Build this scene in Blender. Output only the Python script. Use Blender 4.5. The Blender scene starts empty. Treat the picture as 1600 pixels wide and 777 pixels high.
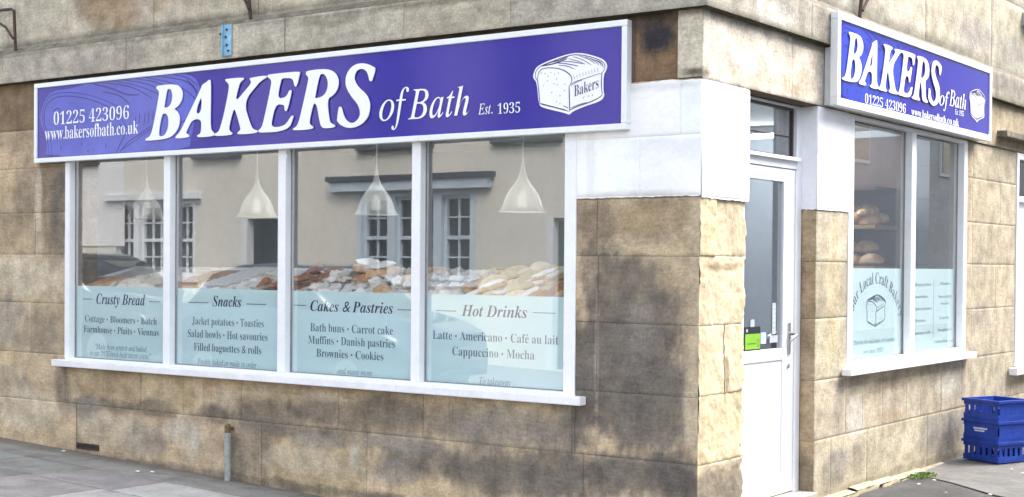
import bpy, bmesh, math, random
import numpy as np
from mathutils import Vector, Matrix, noise as mnoise

SC = bpy.context.scene
COL = SC.collection
R = math.radians

# ------------------------------------------------------------------ camera, sky, sun, exposure
cam = bpy.data.cameras.new('camera')
cam.sensor_width = 36.0
cam.lens = 2233.85 / 1600.0 * 36.0
cam.shift_y = (443.02 - 388.5) / 1600.0
cam.clip_start = 0.05
cam.clip_end = 2000
camo = bpy.data.objects.new('camera', cam)
COL.objects.link(camo)
_yaw, _pit, _rol = R(35.7273), R(-0.7223), R(0.46151)
_fw = Vector((-math.sin(_yaw) * math.cos(_pit), math.cos(_yaw) * math.cos(_pit), math.sin(_pit)))
_r = Vector((math.cos(_yaw), math.sin(_yaw), 0))
_u = _r.cross(_fw)
_r2 = math.cos(_rol) * _r + math.sin(_rol) * _u
_u2 = -math.sin(_rol) * _r + math.cos(_rol) * _u
camo.matrix_world = Matrix((
    (_r2.x, _u2.x, -_fw.x, 3.7092), (_r2.y, _u2.y, -_fw.y, -6.8991), (_r2.z, _u2.z, -_fw.z, 1.4692), (0, 0, 0, 1)))
SC.camera = camo

SUN_EL, SUN_AZ = 52.0, 48.0          # azimuth of the sun from +x towards +y, degrees
wd = bpy.data.worlds.new('World')
SC.world = wd
wd.use_nodes = True
_n = wd.node_tree.nodes
_bg = _n['Background']
_sky = _n.new('ShaderNodeTexSky')
_sky.sky_type = 'NISHITA'
_sky.sun_disc = False
_sky.sun_elevation = R(SUN_EL)
_sky.sun_rotation = R(90 - SUN_AZ)
_sky.air_density = 1.0
_sky.dust_density = 4.0
_sky.ozone_density = 0.6
_hs = _n.new('ShaderNodeHueSaturation')        # thin white overcast: paler than a clear sky
_hs.inputs['Saturation'].default_value = 0.45
wd.node_tree.links.new(_sky.outputs[0], _hs.inputs['Color'])
wd.node_tree.links.new(_hs.outputs[0], _bg.inputs[0])
_bg.inputs[1].default_value = 0.15

sun = bpy.data.lights.new('sun', 'SUN')
sun.energy = 0.5
sun.angle = R(35)
sun.color = (1.0, 0.95, 0.88)
suno = bpy.data.objects.new('sun', sun)
COL.objects.link(suno)
_d = Vector((math.cos(R(SUN_AZ)) * math.cos(R(SUN_EL)), math.sin(R(SUN_AZ)) * math.cos(R(SUN_EL)), math.sin(R(SUN_EL))))
suno.rotation_euler = _d.to_track_quat('Z', 'Y').to_euler()
suno.location = (12, -10, 20)

SC.view_settings.view_transform = 'Standard'
SC.view_settings.look = 'None'
SC.view_settings.gamma = 1
SC.view_settings.use_curve_mapping = False
SC.view_settings.exposure = 2.42
SC.cycles.max_bounces = 10
SC.cycles.transparent_max_bounces = 16
SC.cycles.caustics_reflective = False
SC.cycles.caustics_refractive = False

D = {'ARC': [(2.266, 1.107), (2.29, 1.173), (2.358, 1.256), (2.455, 1.314), (2.576, 1.355), (2.723, 1.365), (2.863, 1.345), (2.96, 1.3), (3.045, 1.246), (3.121, 1.173), (3.155, 1.11)],
 'BAKERS': [[[(-4.485, 2.356), (-4.476, 2.347), (-4.292, 2.349), (-4.212, 2.362), (-4.158, 2.392), (-4.124, 2.439), (-4.116, 2.496), (-4.137, 2.534), (-4.183, 2.561), (-4.137, 2.575), (-4.105, 2.605),
              (-4.087, 2.649), (-4.097, 2.69), (-4.136, 2.724), (-4.184, 2.733), (-4.233, 2.737), (-4.354, 2.736), (-4.369, 2.726), (-4.364, 2.714), (-4.344, 2.703), (-4.336, 2.685), (-4.343, 2.648),
              (-4.389, 2.478), (-4.416, 2.404), (-4.438, 2.374), (-4.472, 2.366)],
             [(-4.255, 2.702), (-4.227, 2.708), (-4.202, 2.689), (-4.194, 2.647), (-4.208, 2.599), (-4.238, 2.575), (-4.286, 2.572), (-4.281, 2.591)],
             [(-4.305, 2.533), (-4.262, 2.533), (-4.238, 2.507), (-4.234, 2.461), (-4.249, 2.405), (-4.286, 2.372), (-4.329, 2.371), (-4.341, 2.386), (-4.332, 2.442)]],
            [[(-3.814, 2.744), (-3.802, 2.731), (-3.801, 2.631), (-3.804, 2.431), (-3.794, 2.387), (-3.764, 2.369), (-3.766, 2.348), (-3.928, 2.346), (-3.941, 2.361), (-3.904, 2.37), (-3.895, 2.396),
              (-3.893, 2.474), (-3.99, 2.475), (-4.047, 2.395), (-4.054, 2.379), (-4.02, 2.369), (-4.023, 2.35), (-4.157, 2.349), (-4.165, 2.361), (-4.115, 2.39), (-4.056, 2.472), (-3.979, 2.577),
              (-3.903, 2.681), (-3.888, 2.712), (-3.851, 2.724)],
             [(-3.889, 2.652), (-3.895, 2.513), (-3.963, 2.513)]],
            [[(-3.66, 2.727), (-3.649, 2.736), (-3.479, 2.734), (-3.471, 2.721), (-3.507, 2.705), (-3.524, 2.68), (-3.564, 2.565), (-3.462, 2.641), (-3.395, 2.695), (-3.418, 2.716), (-3.407, 2.727),
              (-3.258, 2.732), (-3.253, 2.719), (-3.296, 2.704), (-3.335, 2.683), (-3.478, 2.567), (-3.41, 2.407), (-3.38, 2.374), (-3.34, 2.367), (-3.34, 2.349), (-3.527, 2.348), (-3.535, 2.361),
              (-3.502, 2.378), (-3.507, 2.4), (-3.56, 2.533), (-3.584, 2.503), (-3.62, 2.398), (-3.612, 2.374), (-3.581, 2.361), (-3.589, 2.348), (-3.761, 2.347), (-3.762, 2.365), (-3.723, 2.373),
              (-3.703, 2.402), (-3.664, 2.503), (-3.614, 2.678), (-3.626, 2.705)]],
            [[(-3.245, 2.718), (-3.25, 2.728), (-3.239, 2.737), (-2.95, 2.738), (-2.949, 2.722), (-2.975, 2.644), (-2.994, 2.638), (-3.005, 2.676), (-3.023, 2.699), (-3.108, 2.703), (-3.122, 2.692),
              (-3.158, 2.57), (-3.091, 2.571), (-3.065, 2.585), (-3.044, 2.618), (-3.028, 2.619), (-3.022, 2.609), (-3.061, 2.491), (-3.074, 2.481), (-3.085, 2.489), (-3.087, 2.514), (-3.096, 2.528),
              (-3.171, 2.532), (-3.208, 2.42), (-3.21, 2.394), (-3.186, 2.379), (-3.116, 2.381), (-3.068, 2.398), (-3.028, 2.445), (-3.01, 2.45), (-3.005, 2.439), (-3.052, 2.35), (-3.327, 2.349),
              (-3.336, 2.365), (-3.304, 2.379), (-3.282, 2.424), (-3.21, 2.667), (-3.213, 2.702)]],
            [[(-2.894, 2.722), (-2.887, 2.735), (-2.758, 2.738), (-2.676, 2.728), (-2.626, 2.699), (-2.6, 2.649), (-2.61, 2.597), (-2.65, 2.559), (-2.705, 2.54), (-2.684, 2.401), (-2.668, 2.379),
              (-2.633, 2.368), (-2.633, 2.352), (-2.724, 2.35), (-2.755, 2.363), (-2.771, 2.413), (-2.792, 2.504), (-2.813, 2.52), (-2.828, 2.51), (-2.863, 2.402), (-2.853, 2.379), (-2.825, 2.367),
              (-2.827, 2.351), (-3.004, 2.35), (-3.01, 2.363), (-2.973, 2.374), (-2.947, 2.422), (-2.871, 2.667), (-2.871, 2.697), (-2.892, 2.71)],
             [(-2.773, 2.702), (-2.742, 2.709), (-2.712, 2.69), (-2.694, 2.648), (-2.701, 2.6), (-2.731, 2.564), (-2.772, 2.552), (-2.812, 2.55), (-2.81, 2.565)]],
            [[(-2.286, 2.709), (-2.314, 2.636), (-2.324, 2.628), (-2.34, 2.634), (-2.344, 2.66), (-2.363, 2.698), (-2.403, 2.717), (-2.447, 2.708), (-2.468, 2.669), (-2.466, 2.643), (-2.436, 2.601),
              (-2.367, 2.552), (-2.337, 2.506), (-2.332, 2.462), (-2.346, 2.405), (-2.394, 2.363), (-2.463, 2.342), (-2.522, 2.343), (-2.578, 2.362), (-2.615, 2.393), (-2.613, 2.404), (-2.602, 2.478),
              (-2.589, 2.485), (-2.574, 2.476), (-2.565, 2.439), (-2.538, 2.393), (-2.493, 2.37), (-2.453, 2.377), (-2.419, 2.409), (-2.415, 2.445), (-2.435, 2.49), (-2.495, 2.546), (-2.535, 2.6),
              (-2.545, 2.645), (-2.531, 2.696), (-2.481, 2.74), (-2.418, 2.751), (-2.354, 2.74), (-2.31, 2.72)]]],
 'BLOBS_L': [((-5.651, 2.009), 0.24, 0.6, (0.22, 0.17, 0.12), 0.9), ((-5.555, 1.859), 0.12, 0.5, (0.15, 0.13, 0.11), 0.85), ((-6.101, 2.526), 0.4, 0.3, (0.22, 0.17, 0.12), 0.7),
             ((-6.139, 1.868), 0.35, 0.25, (0.22, 0.17, 0.12), 0.45), ((-5.974, 2.017), 0.2, 0.3, (0.15, 0.13, 0.11), 0.4), ((-5.81, 1.863), 0.05, 0.4, (0.54, 0.465, 0.355), 0.8),
             ((-6.052, 1.361), 0.9, 0.17, (0.54, 0.465, 0.355), 0.85), ((-5.804, 0.939), 0.3, 0.2, (0.15, 0.13, 0.11), 0.5), ((-6.217, 1.002), 0.3, 0.22, (0.27, 0.245, 0.215), 0.6),
             ((-6.005, 0.301), 0.5, 0.19, (0.54, 0.465, 0.355), 0.75), ((-6.257, 0.54), 0.4, 0.12, (0.27, 0.245, 0.215), 0.5), ((-5.507, 0.53), 0.12, 0.3, (0.15, 0.13, 0.11), 0.55),
             ((-5.101, 0.504), 0.3, 0.08, (0.34, 0.25, 0.145), 0.5), ((-5.062, 0.396), 0.5, 0.07, (0.15, 0.13, 0.11), 0.6), ((-5.251, 0.35), 0.25, 0.12, (0.27, 0.245, 0.215), 0.6),
             ((-4.449, 0.412), 0.3, 0.08, (0.08, 0.072, 0.068), 0.65), ((-4.107, 0.516), 0.14, 0.1, (0.34, 0.25, 0.145), 0.6), ((-3.809, 0.408), 0.24, 0.08, (0.08, 0.072, 0.068), 0.75),
             ((-3.713, 0.518), 0.15, 0.08, (0.54, 0.465, 0.355), 0.4), ((-3.245, 0.46), 0.42, 0.12, (0.08, 0.072, 0.068), 0.75), ((-3.094, 0.362), 0.6, 0.07, (0.15, 0.13, 0.11), 0.75),
             ((-2.745, 0.493), 0.4, 0.12, (0.15, 0.13, 0.11), 0.75), ((-2.803, 0.595), 0.2, 0.04, (0.54, 0.465, 0.355), 0.4), ((-2.247, 0.506), 0.55, 0.14, (0.22, 0.17, 0.12), 0.75),
             ((-2.141, 0.533), 0.4, 0.11, (0.15, 0.13, 0.11), 0.7), ((-1.63, 0.528), 0.4, 0.13, (0.22, 0.17, 0.12), 0.65), ((-1.63, 0.489), 0.3, 0.1, (0.15, 0.13, 0.11), 0.5),
             ((-1.245, 0.49), 0.5, 0.14, (0.27, 0.245, 0.215), 0.75), ((-0.923, 0.484), 0.25, 0.17, (0.15, 0.13, 0.11), 0.7), ((-4.876, 0.232), 0.5, 0.15, (0.54, 0.465, 0.355), 0.6),
             ((-4.139, 0.263), 0.25, 0.1, (0.55, 0.52, 0.46), 0.55), ((-4.037, 0.157), 0.15, 0.13, (0.54, 0.465, 0.355), 0.7), ((-4.004, 0.205), 0.05, 0.1, (0.55, 0.52, 0.46), 0.5),
             ((-4.517, 0.165), 0.25, 0.13, (0.27, 0.245, 0.215), 0.55), ((-3.427, 0.25), 0.25, 0.22, (0.15, 0.13, 0.11), 0.7), ((-3.551, 0.108), 0.12, 0.17, (0.15, 0.13, 0.11), 0.65),
             ((-2.974, 0.158), 0.45, 0.13, (0.54, 0.465, 0.355), 0.45), ((-2.801, 0.299), 0.3, 0.06, (0.27, 0.245, 0.215), 0.6), ((-2.49, 0.22), 0.06, 0.1, (0.55, 0.52, 0.46), 0.45),
             ((-2.547, 0.361), 0.25, 0.08, (0.15, 0.13, 0.11), 0.5), ((-1.982, 0.264), 0.4, 0.14, (0.15, 0.13, 0.11), 0.75), ((-2.191, 0.144), 0.25, 0.1, (0.27, 0.245, 0.215), 0.5),
             ((-2.14, 0.351), 0.35, 0.07, (0.27, 0.245, 0.215), 0.6), ((-1.433, 0.291), 0.4, 0.2, (0.15, 0.13, 0.11), 0.6), ((-1.242, 0.212), 0.6, 0.14, (0.15, 0.13, 0.11), 0.7),
             ((-0.877, 0.283), 0.4, 0.22, (0.15, 0.13, 0.11), 0.8), ((-0.377, 1.742), 0.6, 0.16, (0.22, 0.17, 0.12), 0.6), ((-0.335, 1.724), 0.3, 0.1, (0.34, 0.25, 0.145), 0.6),
             ((-0.672, 1.71), 0.15, 0.18, (0.22, 0.17, 0.12), 0.7), ((-0.433, 1.205), 0.42, 0.38, (0.15, 0.13, 0.11), 0.9), ((-0.577, 0.801), 0.55, 0.4, (0.15, 0.13, 0.11), 0.92),
             ((-0.284, 0.746), 0.32, 0.42, (0.15, 0.13, 0.11), 0.85), ((-0.368, 0.956), 0.3, 0.5, (0.15, 0.13, 0.11), 0.7), ((-0.669, 1.418), 0.14, 0.22, (0.08, 0.072, 0.068), 0.5),
             ((-0.026, 1.39), 0.05, 0.6, (0.44, 0.36, 0.25), 0.8), ((-0.042, 0.691), 0.055, 0.3, (0.44, 0.36, 0.25), 0.75), ((-0.361, 0.294), 0.6, 0.18, (0.15, 0.13, 0.11), 0.95),
             ((-0.118, 0.334), 0.25, 0.14, (0.08, 0.072, 0.068), 0.7), ((-0.655, 0.943), 0.015, 0.45, (0.54, 0.465, 0.355), 0.3), ((-0.37, 1.099), 0.15, 0.2, (0.27, 0.245, 0.215), 0.35)],
 'BLOBS_R': [((0.303, 0.311), 0.35, 0.13, (0.15, 0.13, 0.11), 0.9), ((0.147, 0.47), 0.12, 0.1, (0.08, 0.072, 0.068), 0.4), ((1.443, 0.281), 0.12, 0.22, (0.15, 0.13, 0.11), 0.8),
             ((1.826, 0.138), 0.25, 0.12, (0.15, 0.13, 0.11), 0.7), ((1.445, 1.344), 0.1, 0.6, (0.44, 0.36, 0.25), 0.5), ((1.793, 1.341), 0.15, 0.5, (0.54, 0.44, 0.26), 0.5),
             ((1.916, 0.629), 0.1, 0.3, (0.27, 0.245, 0.215), 0.3), ((2.189, 0.482), 0.15, 0.14, (0.55, 0.52, 0.46), 0.7), ((2.334, 0.448), 0.05, 0.12, (0.55, 0.52, 0.46), 0.5),
             ((4.026, 0.581), 0.3, 0.1, (0.55, 0.52, 0.46), 0.5), ((3.893, 0.246), 0.7, 0.12, (0.27, 0.245, 0.215), 0.85), ((3.896, 0.148), 0.5, 0.12, (0.15, 0.13, 0.11), 0.4),
             ((1.949, 0.207), 0.2, 0.1, (0.27, 0.245, 0.215), 0.8), ((2.252, 0.197), 0.12, 0.12, (0.15, 0.13, 0.11), 0.5), ((2.827, 0.43), 0.3, 0.05, (0.34, 0.25, 0.145), 0.5),
             ((3.082, 0.225), 0.4, 0.12, (0.54, 0.465, 0.355), 0.6), ((2.82, 0.656), 0.5, 0.06, (0.22, 0.17, 0.12), 0.45), ((4.768, 1.473), 0.2, 0.08, (0.27, 0.245, 0.215), 0.6),
             ((4.782, 1.108), 0.2, 0.1, (0.27, 0.245, 0.215), 0.6), ((5.323, 0.283), 0.6, 0.25, (0.27, 0.245, 0.215), 0.5), ((4.457, 2.083), 0.08, 0.8, (0.4, 0.29, 0.2), 0.6)],
 'CRATE': [(0.083, 4.203, -0.01), (0.386, 3.944, -0.01), (0.441, 4.306, -0.01)],
 'CRATE_RIM': [(0.196, 3.813, 0.47), (0.452, 3.709, 0.47), (0.525, 4.095, 0.47), (0.238, 4.26, 0.47)],
 'F2_LOAF': [(2.502, 1.211), (2.891, 1.222), (2.726, 1.289), (2.676, 1.046)],
 'F2_TEXT': [('\u201cServing the multitude of its products', 'i', 2.302, 3.103, 0.949, 0.029), ('ever since 1935\u201d', 'i', 2.479, 2.854, 0.88, 0.029)],
 'F3_RULE': [(3.86, 1.396), (3.876, 0.945)],
 'F3_TEXT': [('Baguettes', 'b', 3.454, 3.81, 1.34, 0.02), ('Sandwiches', 'b', 3.446, 3.743, 1.249, 0.019), ('Jacket potatoes', 'b', 3.449, 3.816, 1.159, 0.02),
             ('Pasties', 'b', 3.474, 3.698, 1.07, 0.019), ('Sausage rolls', 'b', 3.455, 3.799, 0.977, 0.02), ('Pasties', 'b', 4.014, 4.248, 1.345, 0.02), ('Speciality', 'b', 3.969, 4.29, 1.245, 0.02),
             ('breads', 'b', 4.031, 4.224, 1.19, 0.02), ('Lardy', 'b', 3.999, 4.233, 1.079, 0.02), ('Doughnuts', 'b', 3.965, 4.287, 0.985, 0.02),
             ('Celebration cakes', 'b', 3.896, 4.34, 0.897, 0.02)],
 'FILM_RULES': [[((-5.332, 1.186), (-5.225, 1.186)), ((-4.572, 1.183), (-4.453, 1.181))], [((-4.144, 1.188), (-3.944, 1.186)), ((-3.558, 1.187), (-3.365, 1.188))],
                [((-3.104, 1.19), (-2.992, 1.189)), ((-2.191, 1.182), (-2.075, 1.181))], [((-1.878, 1.184), (-1.716, 1.184)), ((-1.139, 1.189), (-0.979, 1.191))]],
 'FILM_TEXT': [[('Crusty Bread', 'bi', -5.175, -4.615, 1.152, 0.077), ('Cottage \u2022 Bloomers \u2022 Batch', 'b', -5.308, -4.487, 1.014, 0.05),
                ('Farmhouse \u2022 Plaits \u2022 Viennas', 'b', -5.322, -4.465, 0.933, 0.05), ('\u201cMade from scratch and baked', 'i', -5.184, -4.598, 0.81, 0.04),
                ('in our 1935 brick built steam ovens\u201d', 'i', -5.249, -4.548, 0.758, 0.041)],
               [('Snacks', 'bi', -3.898, -3.608, 1.164, 0.072), ('Jacket potatoes \u2022 Toasties', 'b', -4.109, -3.388, 1.03, 0.053), ('Salad bowls \u2022 Hot savouries', 'b', -4.152, -3.35, 0.938, 0.054),
                ('Filled baguettes & rolls', 'b', -4.088, -3.411, 0.845, 0.053), ('Freshly baked or made to order', 'i', -4.047, -3.454, 0.749, 0.038)],
               [('Cakes & Pastries', 'bi', -2.95, -2.228, 1.155, 0.069), ('Bath buns \u2022 Carrot cake', 'b', -2.949, -2.227, 1.02, 0.053), ('Muffins \u2022 Danish pastries', 'b', -2.968, -2.21, 0.937, 0.052),
                ('Brownies \u2022 Cookies', 'b', -2.892, -2.306, 0.852, 0.052), ('and many more', 'i', -2.704, -2.4, 0.748, 0.037)],
               [('Hot Drinks', 'bi', -1.676, -1.182, 1.156, 0.068), ('Latte \u2022 Americano \u2022 Caf\u00e9 au lait', 'b', -1.902, -0.957, 1.007, 0.052), ('Cappuccino \u2022 Mocha', 'b', -1.745, -1.127, 0.911, 0.052),
                ('To takeaway', 'i', -1.534, -1.298, 0.745, 0.04)]],
 'GHOST_LINES': [([(-5.576, 2.255), (-5.577, 2.349), (-5.624, 2.465), (-5.678, 2.534), (-5.678, 2.61), (-5.64, 2.684), (-5.549, 2.73), (-5.369, 2.729), (-5.163, 2.697), (-4.976, 2.644),
                   (-4.834, 2.582), (-4.75, 2.514), (-4.694, 2.447)],
                  0.0087),
                 ([(-5.607, 2.275), (-5.623, 2.37), (-5.67, 2.486), (-5.701, 2.564), (-5.686, 2.658), (-5.64, 2.712), (-5.58, 2.756), (-5.384, 2.758), (-5.178, 2.731), (-4.976, 2.677),
                   (-4.849, 2.632), (-4.709, 2.593)],
                  0.0068),
                 ([(-5.092, 2.799), (-4.892, 2.758), (-4.696, 2.691), (-4.559, 2.687)], 0.0135), ([(-4.977, 2.8), (-4.752, 2.771), (-4.587, 2.729), (-4.424, 2.652)], 0.0097),
                 ([(-4.864, 2.811), (-4.642, 2.768), (-4.478, 2.722), (-4.358, 2.678)], 0.0077), ([(-4.752, 2.812), (-4.506, 2.768), (-4.345, 2.713)], 0.0077),
                 ([(-4.615, 2.82), (-4.371, 2.768), (-4.213, 2.696), (-4.108, 2.619)], 0.0077), ([(-4.506, 2.817), (-4.239, 2.759), (-4.057, 2.685), (-3.942, 2.6)], 0.0077),
                 ([(-4.372, 2.816), (-4.109, 2.767), (-3.994, 2.716), (-3.93, 2.651)], 0.0087), ([(-4.201, 2.813), (-4.058, 2.781), (-3.943, 2.713)], 0.0077),
                 ([(-4.977, 2.736), (-4.779, 2.696), (-4.696, 2.641), (-4.668, 2.626)], 0.0106), ([(-4.778, 2.488), (-4.722, 2.395), (-4.777, 2.334), (-4.818, 2.272)], 0.0097),
                 ([(-4.776, 2.279), (-4.694, 2.348), (-4.557, 2.396), (-4.436, 2.453)], 0.0087), ([(-4.749, 2.296), (-4.611, 2.354), (-4.463, 2.418), (-4.383, 2.459)], 0.0068),
                 ([(-4.599, 2.532), (-4.605, 2.488)], 0.0077), ([(-4.558, 2.548), (-4.564, 2.477)], 0.0077), ([(-4.497, 2.549), (-4.51, 2.465)], 0.0077), ([(-4.457, 2.551), (-4.463, 2.472)], 0.0077),
                 ([(-4.41, 2.558), (-4.416, 2.496)], 0.0068), ([(-4.058, 2.764), (-3.943, 2.669), (-3.967, 2.533)], 0.0087), ([(-4.133, 2.463), (-4.056, 2.472), (-3.979, 2.49)], 0.0077),
                 ([(-5.464, 2.354), (-5.468, 2.316)], 0.0087), ([(-5.212, 2.362), (-5.219, 2.342)], 0.0087), ([(-4.931, 2.35), (-4.938, 2.313)], 0.0087), ([(-5.139, 2.312), (-5.146, 2.294)], 0.0077),
                 ([(-5.132, 2.354), (-5.125, 2.344)], 0.0077), ([(-5.516, 2.299), (-5.509, 2.29)], 0.0068), ([(-5.361, 2.675), (-5.357, 2.667)], 0.0077),
                 ([(-5.564, 2.623), (-5.503, 2.648), (-5.473, 2.618)], 0.0087)],
 'GHOST_SIL': [(-5.653, 2.243), (-5.646, 2.371), (-5.662, 2.448), (-5.716, 2.527), (-5.724, 2.613), (-5.671, 2.714), (-5.58, 2.78), (-5.37, 2.78), (-5.179, 2.805), (-4.977, 2.823), (-4.601, 2.833),
               (-4.359, 2.829), (-4.11, 2.82), (-3.981, 2.78), (-3.911, 2.693), (-3.935, 2.557), (-3.979, 2.447), (-4.01, 2.336), (-4.023, 2.222), (-4.638, 2.224)],
 'LOAF_LINES': [([(-1.04, 2.537), (-1.061, 2.565), (-1.062, 2.594), (-1.038, 2.623), (-0.996, 2.637), (-0.831, 2.676), (-0.757, 2.674), (-0.683, 2.657), (-0.604, 2.627), (-0.581, 2.6),
                  (-0.587, 2.576), (-0.606, 2.555)],
                 0.0054),
                ([(-1.044, 2.543), (-1.043, 2.581), (-1.023, 2.611), (-0.968, 2.616), (-0.892, 2.605), (-0.844, 2.583), (-0.813, 2.559), (-0.804, 2.535), (-0.813, 2.511), (-0.825, 2.497)], 0.0054),
                ([(-1.045, 2.546), (-1.036, 2.494), (-1.028, 2.413)], 0.0062), ([(-1.028, 2.413), (-0.952, 2.392), (-0.825, 2.355)], 0.0062),
                ([(-0.825, 2.497), (-0.822, 2.441), (-0.819, 2.355)], 0.007), ([(-0.819, 2.361), (-0.768, 2.381), (-0.681, 2.398), (-0.621, 2.42), (-0.599, 2.435)], 0.0062),
                ([(-0.604, 2.558), (-0.608, 2.494), (-0.599, 2.435)], 0.0062), ([(-0.813, 2.508), (-0.782, 2.523), (-0.729, 2.533), (-0.662, 2.548), (-0.606, 2.558)], 0.0039),
                ([(-1.017, 2.628), (-0.92, 2.635), (-0.838, 2.659)], 0.0077), ([(-1.01, 2.63), (-0.947, 2.648), (-0.899, 2.65), (-0.831, 2.67)], 0.007),
                ([(-0.927, 2.641), (-0.838, 2.628), (-0.763, 2.609)], 0.0054), ([(-0.899, 2.624), (-0.831, 2.614), (-0.79, 2.594)], 0.0046),
                ([(-0.872, 2.645), (-0.804, 2.637), (-0.73, 2.62)], 0.0046), ([(-0.831, 2.656), (-0.77, 2.64), (-0.716, 2.616)], 0.0039), ([(-0.797, 2.665), (-0.73, 2.643), (-0.676, 2.61)], 0.0039),
                ([(-0.757, 2.667), (-0.697, 2.646), (-0.65, 2.614)], 0.0039), ([(-0.717, 2.658), (-0.663, 2.637), (-0.623, 2.604)], 0.0039),
                ([(-0.683, 2.647), (-0.623, 2.623), (-0.603, 2.597)], 0.0039), ([(-0.65, 2.636), (-0.604, 2.616), (-0.594, 2.588)], 0.0046),
                ([(-0.865, 2.596), (-0.824, 2.571), (-0.806, 2.547)], 0.0046), ([(-0.813, 2.496), (-0.782, 2.517), (-0.735, 2.528)], 0.0031),
                ([(-0.815, 2.372), (-0.754, 2.391), (-0.701, 2.399)], 0.0039), ([(-0.728, 2.421), (-0.72, 2.434)], 0.0031), ([(-0.696, 2.427), (-0.688, 2.439)], 0.0031),
                ([(-0.668, 2.432), (-0.66, 2.444)], 0.0031), ([(-1.021, 2.407), (-0.945, 2.388), (-0.849, 2.366)], 0.0039), ([(-0.862, 2.389), (-0.828, 2.373)], 0.0046),
                ([(-0.789, 2.537), (-0.792, 2.557)], 0.0027), ([(-0.769, 2.541), (-0.772, 2.561)], 0.0027), ([(-0.749, 2.545), (-0.752, 2.566)], 0.0027), ([(-0.729, 2.548), (-0.732, 2.57)], 0.0027),
                ([(-0.709, 2.552), (-0.712, 2.574)], 0.0027), ([(-0.689, 2.555), (-0.692, 2.578)], 0.0027), ([(-0.669, 2.559), (-0.672, 2.582)], 0.0027), ([(-0.649, 2.563), (-0.652, 2.586)], 0.0027),
                ([(-0.629, 2.566), (-0.632, 2.59)], 0.0027), ([(-1.022, 2.586), (-1.017, 2.59)], 0.0046), ([(-0.995, 2.581), (-0.989, 2.585)], 0.0046), ([(-0.953, 2.584), (-0.948, 2.588)], 0.0046),
                ([(-0.929, 2.574), (-0.923, 2.577)], 0.0046), ([(-0.901, 2.577), (-0.896, 2.581)], 0.0046), ([(-0.974, 2.565), (-0.968, 2.569)], 0.0046), ([(-0.915, 2.544), (-0.909, 2.548)], 0.0046),
                ([(-0.977, 2.539), (-0.971, 2.542)], 0.0046), ([(-0.932, 2.517), (-0.926, 2.521)], 0.0046), ([(-0.908, 2.511), (-0.902, 2.515)], 0.0046), ([(-1.004, 2.512), (-0.999, 2.516)], 0.0046),
                ([(-0.856, 2.51), (-0.851, 2.514)], 0.0046), ([(-0.859, 2.474), (-0.854, 2.478)], 0.0046), ([(-0.947, 2.468), (-0.942, 2.472)], 0.0046), ([(-0.89, 2.446), (-0.884, 2.45)], 0.0046),
                ([(-0.913, 2.412), (-0.908, 2.416)], 0.0046), ([(-0.889, 2.4), (-0.884, 2.404)], 0.0046)],
 'LOAF_SIL': [(-1.079, 2.578), (-1.062, 2.617), (-1.031, 2.637), (-0.934, 2.664), (-0.831, 2.684), (-0.757, 2.685), (-0.677, 2.666), (-0.591, 2.635), (-0.566, 2.599), (-0.574, 2.572), (-0.593, 2.546),
              (-0.593, 2.454), (-0.583, 2.431), (-0.608, 2.4), (-0.714, 2.378), (-0.801, 2.352), (-0.821, 2.333), (-0.848, 2.346), (-1.007, 2.385), (-1.035, 2.405), (-1.047, 2.506), (-1.056, 2.543),
              (-1.073, 2.557)],
 'LOAF_TEXT': ((-0.79, 2.436), (-0.625, 2.476), (-0.789, 2.47)),
 'S2_BAKERS': [(1.785, 2.68), (1.895, 2.981), (3.636, 3.001), (3.471, 2.682)],
 'S2_LOAF': [(4.302, 2.833), (4.703, 2.859), (4.486, 2.902), (4.487, 2.636)],
 'SIGN2_TEXT': [('01225 423096', 'b', 2.178, 2.926, 2.538, 0.067), ('www.', 'b', 3.037, 3.258, 2.536, 0.057), ('bakersofbath', 'b', 3.262, 3.769, 2.536, 0.059),
                ('.co.uk', 'b', 3.773, 4.063, 2.537, 0.061), ('of', 'i', 3.619, 3.837, 2.692, 0.116), ('Bath', 'i', 3.836, 4.228, 2.708, 0.127), ('Est. 1935', 'i', 3.966, 4.178, 2.654, 0.042)],
 'SIGN_TEXT': [('01225 423096', 'b', -5.554, -4.674, 2.516, 0.095), ('www.', 'b', -5.664, -5.421, 2.404, 0.098), ('bakersofbath', 'b', -5.417, -4.84, 2.404, 0.096),
               ('.co.uk', 'b', -4.832, -4.571, 2.405, 0.093), ('of', 'i', -2.259, -2.017, 2.375, 0.184), ('Bath', 'i', -2.022, -1.543, 2.372, 0.176), ('Est.', 'i', -1.476, -1.369, 2.372, 0.061),
               ('1935', 'b', -1.331, -1.168, 2.367, 0.06)],
 'STICKERS': [[(0.796, 1.112), (1.01, 0.966)], [(0.805, 1.07), (1.005, 0.978)], [(1.016, 1.074), (1.088, 1.005)], [(1.141, 1.05), (1.251, 1.007)], [(1.172, 1.25), (1.222, 1.059)],
              [(0.875, 1.155), (0.928, 1.112)]]}
rnd = random.Random(7)

# ------------------------------------------------------------------ materials
def new_mat(name):
    m = bpy.data.materials.new(name)
    m.use_nodes = True
    nt = m.node_tree
    nt.nodes.clear()
    out = nt.nodes.new('ShaderNodeOutputMaterial')
    return m, nt, out

def N(nt, kind, **kw):
    n = nt.nodes.new('ShaderNode' + kind)
    for k, v in kw.items():
        if isinstance(v, bpy.types.NodeSocket):
            nt.links.new(v, n.inputs[k])
        elif k[0] == '_':
            setattr(n, k[1:], v)
        else:
            n.inputs[k].default_value = v
    return n

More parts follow.
